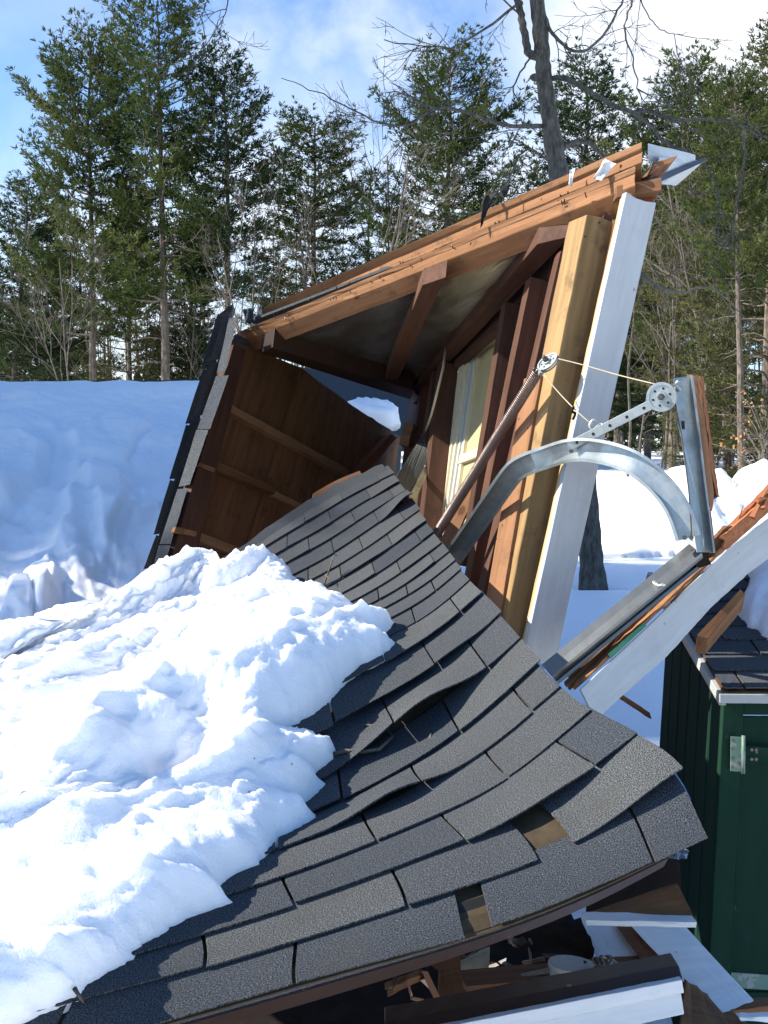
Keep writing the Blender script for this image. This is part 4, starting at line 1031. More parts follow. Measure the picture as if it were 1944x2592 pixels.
# ------------------------------------------------------------------ green shed
def patch(mb, a, b, c, d, courses, tab, r, up, lift=.006):
    """shingle courses on a flat quad: a front-left, b front-right, c back-right, d back-left"""
    W = np.linalg.norm(b - a)
    for k in range(courses):
        v0, v1 = k / courses, min(1.0, (k + 1.3) / courses); x = -r.uniform(0, tab)
        while x < W:
            x0, x1 = max(0, x) / W, min(W, x + tab - .008) / W
            if x1 - x0 > .01:
                pt = lambda u, v, h: (a * (1 - u) + b * u) * (1 - v) + (d * (1 - u) + c * u) * v + up * h
                g = np.array([[pt(x0 + (x1 - x0) * i / 4, v0 + (v1 - v0) * j / 2, lift * (1 - j / 2) + .001 + .002 * r.random()) for j in range(3)] for i in range(5)])
                bc = np.array([[(x0 * W + (x1 - x0) * W * i / 4 + k * 3.3, v0 * 1.1 + (v1 - v0) * j * .5, 0) for j in range(3)] for i in range(5)])
                mb.slab(g, -up * .004, bc, tone=r.random())
            x += tab
def shed():
    root = thing('green_shed', 'small dark green board shed with shingled roof and white trim at the right edge', 'shed', P(1800, 2592, 3.2) * [1, 1, 0])
    ct, cb = P(1831, 1762, 3.22), P(1772, 2850, 3.08); ft, fb = P(1690, 1540, 4.35), P(1640, 2360, 4.2); rt_, rb_ = P(2260, 1762, 3.30), P(2220, 2850, 3.16)
    nb = 6; mbs = None
    for k in range(nb):
        u0, u1 = k / nb + .006, (k + 1) / nb - .006
        e = lambda a, b, u: a * (1 - u) + b * u
        MB().hexa((e(ft, ct, u0), e(fb, cb, u0), e(fb, cb, u1), e(ft, ct, u1)), RT * .02, n=(14, 2), jit=.0008).build('wall_board', M['green'], root, bevel=.002)
    MB().hexa((ft + RT * .012, fb + RT * .012, cb + RT * .012, ct + RT * .012), RT * .004, n=(6, 4), jit=0).build('wall_backing', M['tarpaper'], root)
    e = lambda a, b, u: a * (1 - u) + b * u
    fp = lambda u, v, o=0.0: e(e(ct, rt_, u), e(cb, rb_, u), v) - FW * o
    ux = lambda x: (x - 1831) / (2260 - 1831)
    MB().hexa((fp(0, 0, .006), fp(0, 1, .006), fp(ux(1882), 1, .006), fp(ux(1882), 0, .006)), FW * .03, n=(16, 2), jit=.0008).build('corner_board', M['green'], root, bevel=.003)
    MB().hexa((fp(ux(1882), 0, .004), fp(ux(1882), .045, .004), fp(1, .045, .004), fp(1, 0, .004)), FW * .03, n=(2, 8), jit=.0008).build('door_header', M['green'], root, bevel=.002)
    door = bpy.data.objects.new('shed_door', None); COL.objects.link(door); door.parent = root
    for k in range(3):
        a, b = ux(1886) + k * .3, ux(1886) + (k + 1) * .3 - .012
        MB().hexa((fp(a, .052, -.012), fp(a, .72, -.012), fp(b, .72, -.012), fp(b, .052, -.012)), FW * .02, n=(16, 3), jit=.0008).build('door_board', M['green'], door, bevel=.002)
    MB().hexa((fp(.03, .70, -.004), fp(.03, 1, -.004), fp(1, 1, -.004), fp(1, .70, -.004)), FW * .03, n=(8, 3), jit=.001).build('base_board', M['green'], root, bevel=.002)
    MB().hexa((fp(ux(1888), .655, -.006), fp(ux(1888), .69, -.006), fp(1, .71, -.006), fp(1, .68, -.006)), FW * .004, n=(3, 10), jit=.001).build('peeling_strip', M['hinge'], door)
    hg = bpy.data.objects.new('strap_hinge', None); COL.objects.link(hg); hg.parent = root
    MB().hexa((P(1850, 1864, 3.185), P(1849, 1952, 3.18), P(1875, 1954, 3.18), P(1878, 1866, 3.185)), FW * .003, n=(6, 3), jit=.0002).build('hinge_leaf', M['hinge'], hg, bevel=.001)
    MB().hexa((P(1886, 1888, 3.19), P(1886, 1934, 3.185), P(1990, 1926, 3.2), P(1990, 1900, 3.2)), FW * .003, n=(3, 6), jit=.0002).build('hinge_strap', M['green'], hg, bevel=.001)
    MB().tube([P(1882, 1862, 3.17), P(1881, 1958, 3.165)], .006, 8).build('hinge_pin', M['hinge'], hg, smooth=True)
    for (x, y) in ((1858, 1876), (1856, 1896), (1857, 1920), (1855, 1942), (1903, 1898), (1903, 1922), (1914, 1898), (1914, 1922)): MB().disc(P(x, y, 3.178), -FW, .0045, .004, 10).build('hinge_screw', M['darksteel'], hg)
    # roof
    fl, fr, brr, bll = P(1832, 1748, 3.12), P(2300, 1748, 3.2), P(2100, 1440, 4.5), P(1655, 1450, 4.45)
    up = nrm(np.cross(fr - fl, bll - fl)); up = up if up[2] > 0 else -up
    g = np.array([[e(e(fl, fr, u), e(bll, brr, u), v) for v in np.linspace(0, 1, 8)] for u in np.linspace(0, 1, 8)])
    rf = MB().slab(g - up * .004, -up * .018).build('roof_deck', M['ply'], root)
    mb = MB(); patch(mb, fl, fr, brr, bll, 9, .32, random.Random(6), up, .008); mb.build('roof_shingles', M['shingle'], root)
    MB().hexa((P(1822, 1757, 3.1), P(2300, 1760, 3.18), P(2300, 1785, 3.18), P(1822, 1780, 3.1)), FW * .018, n=(12, 1), jit=.001).build('eave_trim', M['white_old'], root, bevel=.002)
    MB().hexa((P(1640, 1448, 4.44), P(1822, 1760, 3.115), P(1820, 1786, 3.11), P(1634, 1466, 4.42)), RT * .02, n=(12, 1), jit=.001).build('rake_trim', M['white_old'], root, bevel=.002)
    # snow on it
    uu, vv = np.meshgrid(np.linspace(.0, 1, 90), np.linspace(.3, 1.05, 80), indexing='ij')
    base = np.array([[e(e(fl, fr, u), e(bll, brr, u), v) for v in vv[0]] for u in uu[:, 0]])
    pr = proj(base); poly = [(1868, 1535), (1862, 1552), (1880, 1572), (1888, 1592), (1915, 1600), (1925, 1612), (1944, 1624), (2060, 1640), (2300, 1640), (2300, 1380), (1880, 1380), (1900, 1490)]
    jx = 7 * fbm(base * 12, 3); jy = 7 * fbm(base * 12 + 4, 3)
    ins = in_poly(pr[..., 0] + jx, pr[..., 1] + jy, poly); d = poly_dist(pr[..., 0] + jx, pr[..., 1] + jy, poly) * np.where(ins, 1, -1)
    h = np.where(d > 0, (.10 + .05 * fbm(base * 3, 3)) * (1 - np.exp(-np.maximum(d, 0) / 22)) + .012, -.01)
    mask = (d[:-1, :-1] > -4) | (d[1:, 1:] > -4)
    o = MB().grid(base + up * h[..., None], mask=mask).build('roof_snow', M['snow'], smooth=True); tag(o, 'melting snow patch on the green shed roof', 'snow', kind='thing')
shed()

# ------------------------------------------------------------------ wreckage under the eave
def eave_debris():
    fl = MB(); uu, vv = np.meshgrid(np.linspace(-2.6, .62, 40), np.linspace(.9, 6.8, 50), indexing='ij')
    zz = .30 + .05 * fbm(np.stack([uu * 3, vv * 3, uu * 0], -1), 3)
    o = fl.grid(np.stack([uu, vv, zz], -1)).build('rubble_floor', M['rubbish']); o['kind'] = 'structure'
    def piece(name, pts, d, m, label, cat, th=.012, n=(8, 3), rag=(0, 0), bev=.001, vec=None, **kw):
        ds = d if isinstance(d, (list, tuple)) else [d] * 4
        q = [P(x, y, dd) for (x, y), dd in zip(pts, ds)]
        o = MB().hexa(q, FW * th if vec is None else vec, n=n, rag=rag, **kw).build(name, M[m], bevel=bev); tag(o, label, cat); return o
    piece('plywood_offcut', [(1478, 2320), (1715, 2238), (1760, 2330), (1482, 2330)], [2.35, 2.3, 2.25, 2.3], 'ply', 'brown plywood offcut tucked under the eave corner of the slab', 'plywood')
    piece('white_lath', [(1482, 2329), (1764, 2334), (1762, 2349), (1484, 2343)], [2.28, 2.22, 2.22, 2.28], 'vinyl', 'thin white lath edge below the brown plywood offcut', 'lath', th=.05)
    piece('white_sheet', [(1470, 2338), (1562, 2341), (1650, 2470), (1545, 2490)], [2.42, 2.42, 2.28, 2.28], 'vinyl', 'smaller white panel lying beside the bucket under the white lath', 'panel', th=.01)
    piece('brown_lath', [(1558, 2340), (1600, 2342), (1712, 2475), (1655, 2478)], [2.4, 2.4, 2.25, 2.25], 'rawbrown', 'brown slat between the two white panels', 'slat', th=.02, rag=(0, .01))
    piece('white_sheet', [(1595, 2342), (1735, 2347), (1908, 2534), (1812, 2572)], [2.38, 2.38, 2.2, 2.16], 'vinyl', 'larger white panel with ragged edge reaching to the green shed', 'panel', th=.01, n=(12, 5), jit=.0016)
    # siding piece with dark trim
    root = thing('siding_piece', 'broken length of white siding with dark brown top trim in the bottom corner', 'siding', P(1400, 2590, 1.98))
    MB().hexa((P(960, 2590, 1.9), P(1715, 2444, 2.02), P(1728, 2480, 2.0), P(990, 2625, 1.88)), FW * .06, n=(20, 2), jit=.0015, rag=(.01, .004)).build('top_trim', M['browntrim'], root, bevel=.003)
    MB().hexa((P(985, 2628, 1.87), P(1726, 2480, 1.99), P(1732, 2515, 1.99), P(985, 2665, 1.87)), FW * .02, n=(20, 2), jit=.0008).build('siding_board', M['vinyl'], root, bevel=.0015)
    MB().hexa((P(985, 2662, 1.88), P(1724, 2514, 2.0), P(1732, 2568, 1.99), P(985, 2730, 1.87)), FW * .02, n=(20, 2), jit=.0008).build('siding_board', M['vinyl'], root, bevel=.0015)
    piece('broken_stud', [(1096, 2430), (1168, 2410), (1186, 2545), (1122, 2552)], [2.2, 2.2, 2.1, 2.1], 'rawbrown', 'short broken stud standing in the dark under the eave', 'stud', th=.05, rag=(.02, .02))
    piece('broken_plank', [(985, 2500), (1062, 2468), (1066, 2482), (990, 2520)], 2.2, 'cedar', 'orange plank end in the dark left of the broken stud', 'plank', th=.03, rag=(.01, .01))
    piece('grey_sheet', [(1160, 2440), (1240, 2400), (1235, 2500), (1175, 2520)], 2.4, 'greywood', 'grey sheet leaning in the dark beside the broken stud', 'sheet')
    piece('grey_batten', [(1200, 2505), (1420, 2448), (1425, 2458), (1205, 2518)], 2.28, 'greywood', 'long pale batten lying between the broken stud and the bucket', 'batten', th=.015, n=(14, 1), jit=.003)
    piece('dark_beam', [(1130, 2500), (1640, 2455), (1660, 2500), (1120, 2560)], 2.26, 'rawbrown', 'brown beam lying along the back of the white siding', 'beam', th=.08)
    piece('brown_sheet', [(1735, 2480), (1860, 2570), (1960, 2640), (1720, 2640)], [2.2, 2.2, 2.1, 2.05], 'ply', 'rough brown sheet under the end of the white siding', 'plywood', jit=.004)
    piece('brown_board', [(1830, 2560), (2000, 2540), (2000, 2570), (1826, 2585)], [2.2, 2.25, 2.25, 2.2], 'ply', 'brown board end lying against the foot of the shed', 'board', th=.04)
    piece('white_strip', [(1870, 2576), (2000, 2572), (2000, 2590), (1876, 2584)], [2.14, 2.18, 2.18, 2.14], 'vinyl', 'thin white strip in the bottom corner below the brown board end', 'strip', th=.02)
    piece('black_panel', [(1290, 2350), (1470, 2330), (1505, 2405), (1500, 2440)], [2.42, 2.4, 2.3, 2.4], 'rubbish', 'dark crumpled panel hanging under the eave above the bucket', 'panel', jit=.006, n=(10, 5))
    piece('shade_sheet', [(1500, 2180), (1720, 2150), (1730, 2330), (1480, 2345)], [2.62, 2.6, 2.56, 2.56], 'rubbish', 'added dark sheet standing in for shade behind the brown plywood offcut at the eave corner', 'sheet', n=(8, 5), jit=.004)  # added near-black sheet: stands in for shade, hides the bright snow behind
    # bucket
    bk = thing('white_bucket', 'crushed white bucket with its lid lying in the shadow under the eave', 'bucket', P(1455, 2500, 2.3))
    c = P(1452, 2446, 2.24); axis = nrm(UP * .98 + FW * .06 + RT * .10)
    MB().disc(c, axis, .052, .012, 40).build('bucket_lid', M['bucket'], bk, bevel=.004)
    MB().disc(c - axis * .05, axis, .046, .085, 40, .043).build('bucket_wall', M['bucket'], bk, bevel=.002)
    o = MB().disc(P(1537, 2462, 2.2), nrm(UP * .8 + RT * .5), .022, .05, 24, .018).build('white_cup', M['bucket'], bevel=.002); tag(o, 'small white cup tipped over beside the bucket', 'cup')
    r = random.Random(12); pts = [P(1505 + 40 * t + 9 * math.sin(t * 31), 2438 + 12 * math.cos(t * 27) - 8 * t, 2.2 + .03 * math.sin(t * 19)) for t in np.linspace(0, 1, 60)]
    o = MB().tube(pts, .003, 5).build('tangled_wire', M['darksteel'], smooth=True); tag(o, 'tangle of thin dark wire between the bucket and the cup', 'wire')
    # bent flashing under the torn eave corner, the sky's blue in its colour
    o = MB().hexa((P(1662, 2155, 1.84), P(1745, 2152, 1.84), P(1738, 2176, 1.83), P(1668, 2172, 1.83)), FW * .01, n=(8, 3), jit=.003).build('bent_flashing', M['metaltrim']); tag(o, 'crumpled sky-tinted flashing showing at the torn eave corner', 'flashing')
eave_debris()
def litter():
    mb = MB(); r = random.Random(44); zone = [((1000, 1500), (2430, 2540), 2.3), ((1480, 1700), (2350, 2470), 2.24), ((1100, 1450), (2380, 2440), 2.5)]
    for k in range(48):
        (x0, x1), (y0, y1), d = zone[(0, 2)[k % 2]]; p = P(r.uniform(x0, x1), r.uniform(y0, y1), d + r.uniform(-.05, .25)); a = rng.normal(0, 1, 3); a[2] *= .4; a = nrm(a); L = r.uniform(.015, .09)
        mb.board(p, p + a * L, rng.normal(0, 1, 3), r.uniform(.004, .016), r.uniform(.002, .006), n=(2, 1), jit=.002, rag=(.004, .006))
    o = mb.build('splinter_debris', M['browntrim']); o['kind'] = 'stuff'; o['label'] = 'scattered brown splinters and chips in the wreckage under the eave'
litter()

def twig(name, pts, r0, label, side=()):
    mb = MB(); mb.tube(pts, np.linspace(r0, r0 * .45, len(pts)), 6)
    for s in side: mb.tube(s, np.linspace(r0 * .6, r0 * .2, len(s)), 5)
    tag(mb.build(name, M['sapling'], smooth=True), label, 'twig')
def onroof(px, py, h=.008):
    u, c = to_uc(px, py); return S(u, c) + SN(u, c) * h
twig('twig', [onroof(826, 1920), onroof(870, 1919, .02), onroof(920, 1917, .012), onroof(957, 1914, .014), onroof(992, 1888, .016), onroof(975, 1872, .02), onroof(945, 1856, .02), onroof(918, 1851, .018)], .0048,
     'bent forked twig lying on the shingles by the snow edge', [[onroof(957, 1914, .014), onroof(962, 1924, .02)], [onroof(940, 1856, .02), onroof(925, 1850, .02)]])
twig('twig', [onroof(818, 1490), onroof(832, 1470, .03), onroof(846, 1450, .05), onroof(855, 1446, .05)], .003, 'small twig standing in the shadow of the upper snow block', [[onroof(832, 1470, .03), onroof(828, 1488, .01)], [onroof(826, 1480, .03), onroof(838, 1490, .02)]])
twig('twig', [onroof(876, 1560), onroof(873, 1545, .02), onroof(868, 1530, .04)], .003, 'short twig sticking up at the upper snow edge')
twig('twig', [onroof(180, 2530, .02), onroof(196, 2545, .02), onroof(214, 2552, .01)], .003, 'tiny twig at the lowest snow edge near the bottom corner')
twig('bark_chip', [onroof(1082, 1880, .004), onroof(1088, 1868, .008), onroof(1092, 1862, .004)], .004, 'brown bark chip on the shingles below the lifted strip')

# ------------------------------------------------------------------ ploughed snow bank, right
def snow_bank():
    crest_px = [(1380, 1440), (1440, 1390), (1500, 1332), (1545, 1262), (1600, 1236), (1650, 1205), (1700, 1180), (1742, 1172), (1775, 1225), (1808, 1192), (1850, 1225), (1880, 1178), (1935, 1160), (1990, 1180), (2060, 1200), (2200, 1240), (2400, 1330)]
    cr = np.array([P(x, y, 18.5) for x, y in crest_px])
    xs = np.linspace(2.0, 10.5, 190); ys = np.linspace(15.0, 22.5, 120)
    X, Y = np.meshgrid(xs, ys, indexing='ij'); Hc = np.interp(X, cr[:, 0], cr[:, 2], left=0, right=0)
    q = np.stack([X, Y, X * 0], -1)
    yc = 18.5 + .5 * perlin(q * .3); prof = np.clip(1 - np.abs(Y - yc) / (2.3 + .4 * perlin(q * .7)), 0, 1) ** .8
    f1, f2, hid = cells(np.stack([X * 1.1 + .4 * perlin(q * .8), Y * 1.1], -1)); g1, g2, h2 = cells(np.stack([X * 2.9 + .4 * perlin(q * 2), Y * 2.9], -1))
    Z = Hc * prof + prof * ((hid - .5) * .28 * sstep(0, .25, f2 - f1) + (h2 - .5) * .12 * sstep(0, .2, g2 - g1) + .10 * fbm(q * 2.2, 4)) - .04 * (prof <= 0)
    Z = np.where(prof > 0, Z + .04, -.4) + hill(X, Y)
    o = MB().grid(np.stack([X, Y, Z], -1)).build('snow_bank', M['snow_bank'], smooth=True); tag(o, 'lumpy white ploughed snow bank beyond the bare tree in the yard', 'snow bank', kind='thing')
    # pushed-up rim so the bank sits in the yard
snow_bank()

# ------------------------------------------------------------------ trees
def tree_pt(px, py, d): return P(px, py, d)
def tuft_mesh(mb, centers, dirs, tones, nb, ln, wd, spread, rr):
    n = len(centers); C = np.repeat(centers, nb, 0); D = np.repeat(dirs, nb, 0) + rr.normal(0, spread, (n * nb, 3)); D /= np.linalg.norm(D, axis=1)[:, None]
    sd_ = np.cross(D, rr.normal(0, 1, (n * nb, 3))); sd_ /= np.linalg.norm(sd_, axis=1)[:, None]
    L = ln * rr.uniform(.6, 1.2, (n * nb, 1)); Wd = wd * rr.uniform(.7, 1.2, (n * nb, 1))
    a = C - sd_ * Wd * .5; b = C + sd_ * Wd * .5; t = C + D * L
    m = C + D * L * .55 + sd_ * Wd * .8; m2 = C + D * L * .55 - sd_ * Wd * .8
    V = np.stack([a, m2, t, m], 1).reshape(-1, 3); k = np.arange(n * nb) * 4
    F_ = np.stack([k, k + 1, k + 2, k + 3], 1).tolist()
    tn = np.repeat(np.clip(np.repeat(tones, nb) + rr.normal(0, .10, n * nb), 0, 1), 4)
    mb.add(V, F_, None, tn)
def pine_meshes(seed, H=20., crown0=.34, width=3.4, dense=1.0, ragged=.35, top=.55, up=.25, bare_low=10):
    """white pine: whorls of upswept limbs carrying needle tufts; returns (trunk MB, crown MB) at the origin"""
    rr = np.random.default_rng(seed); tr, cr = MB(), MB()
    zs = np.linspace(0, H, 16); wob = np.cumsum(rr.normal(0, .05, (16, 2)), 0) * np.linspace(0, 1, 16)[:, None]
    tp = np.stack([wob[:, 0], wob[:, 1], zs - .3], -1); tr.tube(tp, np.linspace(.20, .02, 16) * H / 20 + .01, 8)
    at = lambda z: np.array([np.interp(z, zs, wob[:, 0]), np.interp(z, zs, wob[:, 1]), z])
    cen, dirs, tone = [], [], []
    z = H * crown0; bulge = rr.uniform(.8, 1.2, 40)
    while z < H * .985:
        f = (z / H - crown0) / (1 - crown0)
        prof = (1 - f) ** top * (.55 + .45 * min(1, f * 5)) 
        nbr = int(rr.integers(5, 8)) if f < .93 else 3
        a0 = rr.uniform(0, 6.3)
        for b in range(nbr):
            if rr.random() < .10 * (1 + ragged): continue
            L = width * prof * rr.uniform(1 - ragged, 1 + ragged * .55) * bulge[int(f * 39)] + .35
            az = a0 + b * 6.283 / nbr + rr.normal(0, .25); rise = up + .9 * f ** 1.5 + rr.normal(0, .08)
            n_ = 8; t = np.linspace(0, 1, n_); dr = np.array([math.cos(az), math.sin(az)])
            path = np.zeros((n_, 3)); path[:, :2] = dr * (t * L)[:, None]; path[:, 2] = L * (rise * t * .55 - .16 * t * (1 - f) + .36 * t ** 2.4)
            path += at(z); path[1:] += rr.normal(0, .04, (n_ - 1, 3))
            tr.tube(path, np.linspace(.014 + .010 * L, .008, n_), 4, cap=False)
            tb = np.clip(rr.normal(.52, .14), 0, 1)
            ntw = max(3, int(L * 5.8 * dense))
            for k in range(ntw):
                s = .25 + .75 * (k + rr.random()) / ntw
                p = np.array([np.interp(s, t, path[:, i]) for i in range(3)])
                side = (1 if k % 2 else -1) * rr.uniform(.3, 1.15); tl = L * .34 * (1.15 - s) + rr.uniform(.15, .38)
                a2 = az + side; tip = p + np.array([math.cos(a2), math.sin(a2), rr.uniform(.02, .30 + .5 * f)]) * tl
                nt_ = max(2, int(tl * 6.5 * dense))
                for q in range(nt_):
                    u = (q + rr.random()) / nt_
                    cen.append(p * (1 - u) + tip * u + rr.normal(0, .05, 3)); dd = nrm(tip - p); dirs.append(dd * .8 + np.array([0, 0, .45])); tone.append(np.clip(tb + .12 * (u - .5) + .10 * (s - .6), 0, 1))
        z += rr.uniform(.55, .95) * (1 - .5 * f) * H / 20
    for b in range(bare_low):
        z = H * rr.uniform(.10, crown0 + .03); az = rr.uniform(0, 6.3); L = rr.uniform(.5, 2.0); n_ = 6; t = np.linspace(0, 1, n_)
        path = np.zeros((n_, 3)); path[:, 0] = math.cos(az) * t * L; path[:, 1] = math.sin(az) * t * L; path[:, 2] = L * (.05 * t - .25 * t ** 2); path += at(z); path[1:] += rr.normal(0, .05, (n_ - 1, 3))
        tr.tube(path, np.linspace(.03, .006, n_), 4, cap=False)
    tuft_mesh(cr, np.array(cen), np.array(dirs), np.array(tone), 7, .27, .032, .6, rr)
    return tr, cr
def bare_meshes(seed, H=9., r0=.06, kids=3, depth=4, spread=.5, lean=0.0):
    rr = np.random.default_rng(seed); mb = MB()
    def grow(p, d, L, r, lev):
        n_ = 6 if lev < 2 else 4; pts = [p]; dd = d
        for i in range(n_ - 1):
            dd = nrm(dd + rr.normal(0, .10 + .03 * lev, 3) + np.array([0, 0, .05])); pts.append(pts[-1] + dd * L / (n_ - 1))
        r1 = r * .45
        mb.tube(np.array(pts), np.linspace(r, max(r1, .004), n_), 6 if lev == 0 else (4 if lev < 2 else 3), cap=False)
        if lev >= depth: return
        nk = int(rr.integers(kids, kids + 3)) + (4 if lev == 0 else 0)
        for k in range(nk):
            s = rr.uniform(.30 if lev == 0 else .15, 1.0); i = min(int(s * (n_ - 1)), n_ - 2); f = s * (n_ - 1) - i; q = pts[i] * (1 - f) + pts[i + 1] * f
            ax = nrm(rr.normal(0, 1, 3)); nd = nrm(nrm(pts[i + 1] - pts[i]) + spread * 1.5 * nrm(np.cross(ax, dd)) + np.array([0, 0, .18]))
            grow(q, nd, L * rr.uniform(.32, .58) * (1.1 - .4 * s), max(.004, (r + (r1 - r) * s) * .6), lev + 1)
    grow(np.array([0, 0, -.2]), nrm([lean, 0, 1]), H * .82, r0, 0)
    return mb
def proto(name, label, parts):
    root = bpy.data.objects.new(name, None); COL.objects.link(root); root.empty_display_size = .2
    for pn, mb, m in parts:
        mb.build(pn, m, root)
    return root
def copy_tree(o):
    c = o.copy(); COL.objects.link(c)
    for ch in list(o.children):
        k = ch.copy(); COL.objects.link(k); k.parent = c
    return c
def place(protos, i, bpx, d, tpx, tpy, H, label, cat, group, widen=1.0, rz=0.0, used={}):
    base = P(bpx, 1100, d); base[2] = hill(np.array([base[0]]), np.array([base[1]]))[0] - .05
    topp = P(tpx, tpy, d); ax = Vector(topp - base); L = ax.length
    src = protos[i]; o = src if src.name not in used else copy_tree(src)
    used[src.name] = 1
    o.location = tuple(base); s = L / H
    q = Vector((0, 0, 1)).rotation_difference(ax.normalized()); from mathutils import Quaternion
    o.rotation_mode = 'QUATERNION'; o.rotation_quaternion = q @ Quaternion((0, 0, 1), rz); o.scale = (s * widen, s * widen, s)
    tag(o, label, cat, group)
    return o
PINE = []
for i, (sd_, kw, mt) in enumerate([(101, dict(crown0=.36, width=3.5, ragged=.35), 'needles'), (102, dict(crown0=.30, width=3.9, ragged=.5, up=.35), 'needles'), (103, dict(crown0=.42, width=2.9, ragged=.45), 'needles_dark'),
                                   (104, dict(crown0=.14, width=3.6, ragged=.35, top=.75), 'needles_dark'), (105, dict(crown0=.12, width=4.4, ragged=.4, top=.8, dense=.85), 'needles_warm'), (106, dict(crown0=.5, width=2.6, ragged=.5, bare_low=22), 'needles')]):
    tr, cr = pine_meshes(sd_, **kw); PINE.append(proto('pine_tree', '', [('trunk', tr, M['pinebark']), ('crown', cr, M[mt])]))
BARE = [proto('bare_tree', '', [('trunk', bare_meshes(200 + k, H=10, r0=.045, kids=2 + k % 2, spread=.5 + .1 * (k % 3)), M['sapling'])]) for k in range(4)]
YB = 1100
GP = 'tall pines behind the yard'
pines = [ # proto, base px, d, top px, top py, widen, rz, label
 (0, 420, 46, 405, -8, 1.1, .3, 'tallest dense pine of the group on the left, its pale trunk clear below the crown'),
 (1, 236, 48, 238, 70, 1.0, 2.0, 'broad greyish pine left of the tallest pine, with thin upright topmost shoots'),
 (2, 572, 46, 578, 150, 1.1, 1.0, 'dark pine on the right shoulder of the tallest pine, just above the wreck low end'),
 (3, 25, 50, 50, 440, 1.5, .6, 'low bushy pine at the far left edge above the snow slope'),
 (4, 330, 56, 330, 440, 1.1, 2.6, 'olive understory pine between the two left pine trunks'),
 (3, 110, 60, 110, 560, 1.5, 1.1, 'bushy low pine behind the far left trunks'),
 (3, 480, 58, 480, 560, 1.1, 5.2, 'short dark pine right of the pale trunk'),
 (0, 792, 52, 790, 300, 1.4, 3.3, 'mid-height pine standing alone in the middle above the orange header'),
 (1, 1110, 46, 1130, 118, 1.1, 5.0, 'wide upswept pine left of the bare tree trunk'),
 (2, 1500, 50, 1470, 155, 1.25, 2.2, 'dark-topped pine right behind the bare tree trunk'),
 (1, 1700, 40, 1760, 150, 1.15, .9, 'slender pine with wispy top above the white soffit end'),
 (4, 1930, 26, 1985, 30, 1.1, 3.7, 'big olive evergreen filling the upper right edge'),
 (4, 1850, 34, 1860, 200, 1.2, 1.4, 'olive evergreen left of the big one on the right'),
 (5, 1785, 38, 1765, 320, 1.3, 5.5, 'thin-crowned pine with a long bare trunk behind the angle bracket'),
 (5, 1885, 24, 1866, 160, .9, 2.9, 'slim pale-trunked pine nearest the snow bank on the right'),
 (3, 1640, 48, 1650, 560, 1.5, 4.4, 'dark low pine beside the white jamb'),
 (3, 1560, 60, 1590, 520, 1.4, 3.0, 'dark pine peeping out behind the top of the white jamb'),
 (2, 1690, 46, 1665, 420, 1.0, 3.9, 'dark pine with visible trunk just right of the white jamb'),
 (4, 1850, 30, 1850, 960, 3.2, 2.2, 'small bright green evergreen bush behind the snow bank'),
 (0, 1990, 44, 1990, 260, 1.2, 3.0, 'dense pine half outside the right edge'),
]
for (i, bx, d, tx, ty, wd, rz, lab) in pines:
    place(PINE, i, bx, d, tx, ty, 20., lab, 'pine', GP, wd, rz)
# tall pines standing outside the frame on the left: they shade the left snow and the yard
_sh = [(x + .5 * ((j + q) % 2), y, 11.0 + .825 * (-12 - x) - .2 * ((j * 2 + q) % 3), 3) for q, x in enumerate((-12.4, -14.6)) for j, y in enumerate((3.4, 4.8, 6.2, 7.6)) if (q + j) % 2 == 0]
for k, (x, y, h, i) in enumerate(_sh + [(-12.6, 7.6, 13.6, 3), (-12.0, 6.8, 14.4, 3), (-13.6, 6.6, 15.4, 3), (-14.2, 8.4, 15.6, 3), (-11.5, 11.2, 18, 3), (-13.2, 11.8, 21, 3), (-12.0, 9.6, 16, 3), (-15.4, 10.8, 22, 3), (-17.4, 11.6, 23, 3), (-14.4, 9.4, 19, 3)]):
    o = copy_tree(PINE[i]); o.location = (x, y, -.1); o.rotation_mode = 'QUATERNION'; o.rotation_quaternion = (1, 0, 0, .3 * k); o.scale = (h / 20 * (1.25 if h > 15 else 1.0),) * 2 + (h / 20,)
    tag(o, 'shading pine standing beside the yard to the left of the snow slope', 'pine', 'shading pines beside the yard')
bares = []
rb = random.Random(21)
GB = 'thin bare trees among the pines'
for bx, d, tx, ty, i in [(165, 42, 90, 480, 1), (290, 50, 280, 640, 2), (180, 44, 140, 560, 3), (480, 50, 500, 640, 0), (530, 46, 520, 600, 1), (375, 56, 380, 680, 1)]:
    bares.append((i, bx, d, tx, ty, 'thin bare tree among the pine trunks above the left snow slope'))
for bx, d, tx, ty, i in [(640, 44, 660, 380, 0), (690, 42, 640, 430, 1), (850, 46, 830, 300, 2), (930, 40, 880, 150, 3), (1000, 46, 960, 200, 0), (770, 52, 720, 420, 3), (1040, 50, 1060, 330, 1), (900, 54, 930, 240, 0), (1250, 52, 1240, 420, 2), (1320, 50, 1340, 460, 1)]:
    bares.append((i, bx, d, tx, ty, 'thin bare tree rising behind the orange header'))
for bx, d, tx, ty, i in [(1590, 40, 1600, 330, 0), (1660, 34, 1640, 420, 1), (1720, 36, 1740, 300, 2), (1800, 30, 1830, 250, 3), (1840, 32, 1800, 380, 0), (1905, 30, 1920, 200, 1), (1940, 26, 1960, 330, 2), (1760, 28, 1790, 560, 3), (1870, 36, 1880, 300, 2), (1700, 30, 1690, 600, 0), (1620, 38, 1660, 640, 3), (1930, 34, 1900, 420, 1), (1810, 42, 1850, 480, 1)]:
    bares.append((i, bx, d, tx, ty, 'thin bare tree among the evergreens behind the snow bank on the right'))
for (i, bx, d, tx, ty, lab) in bares:
    place(BARE, i, bx, d, tx, ty, 10., lab, 'bare tree', GB, 1.0, rb.uniform(0, 6))
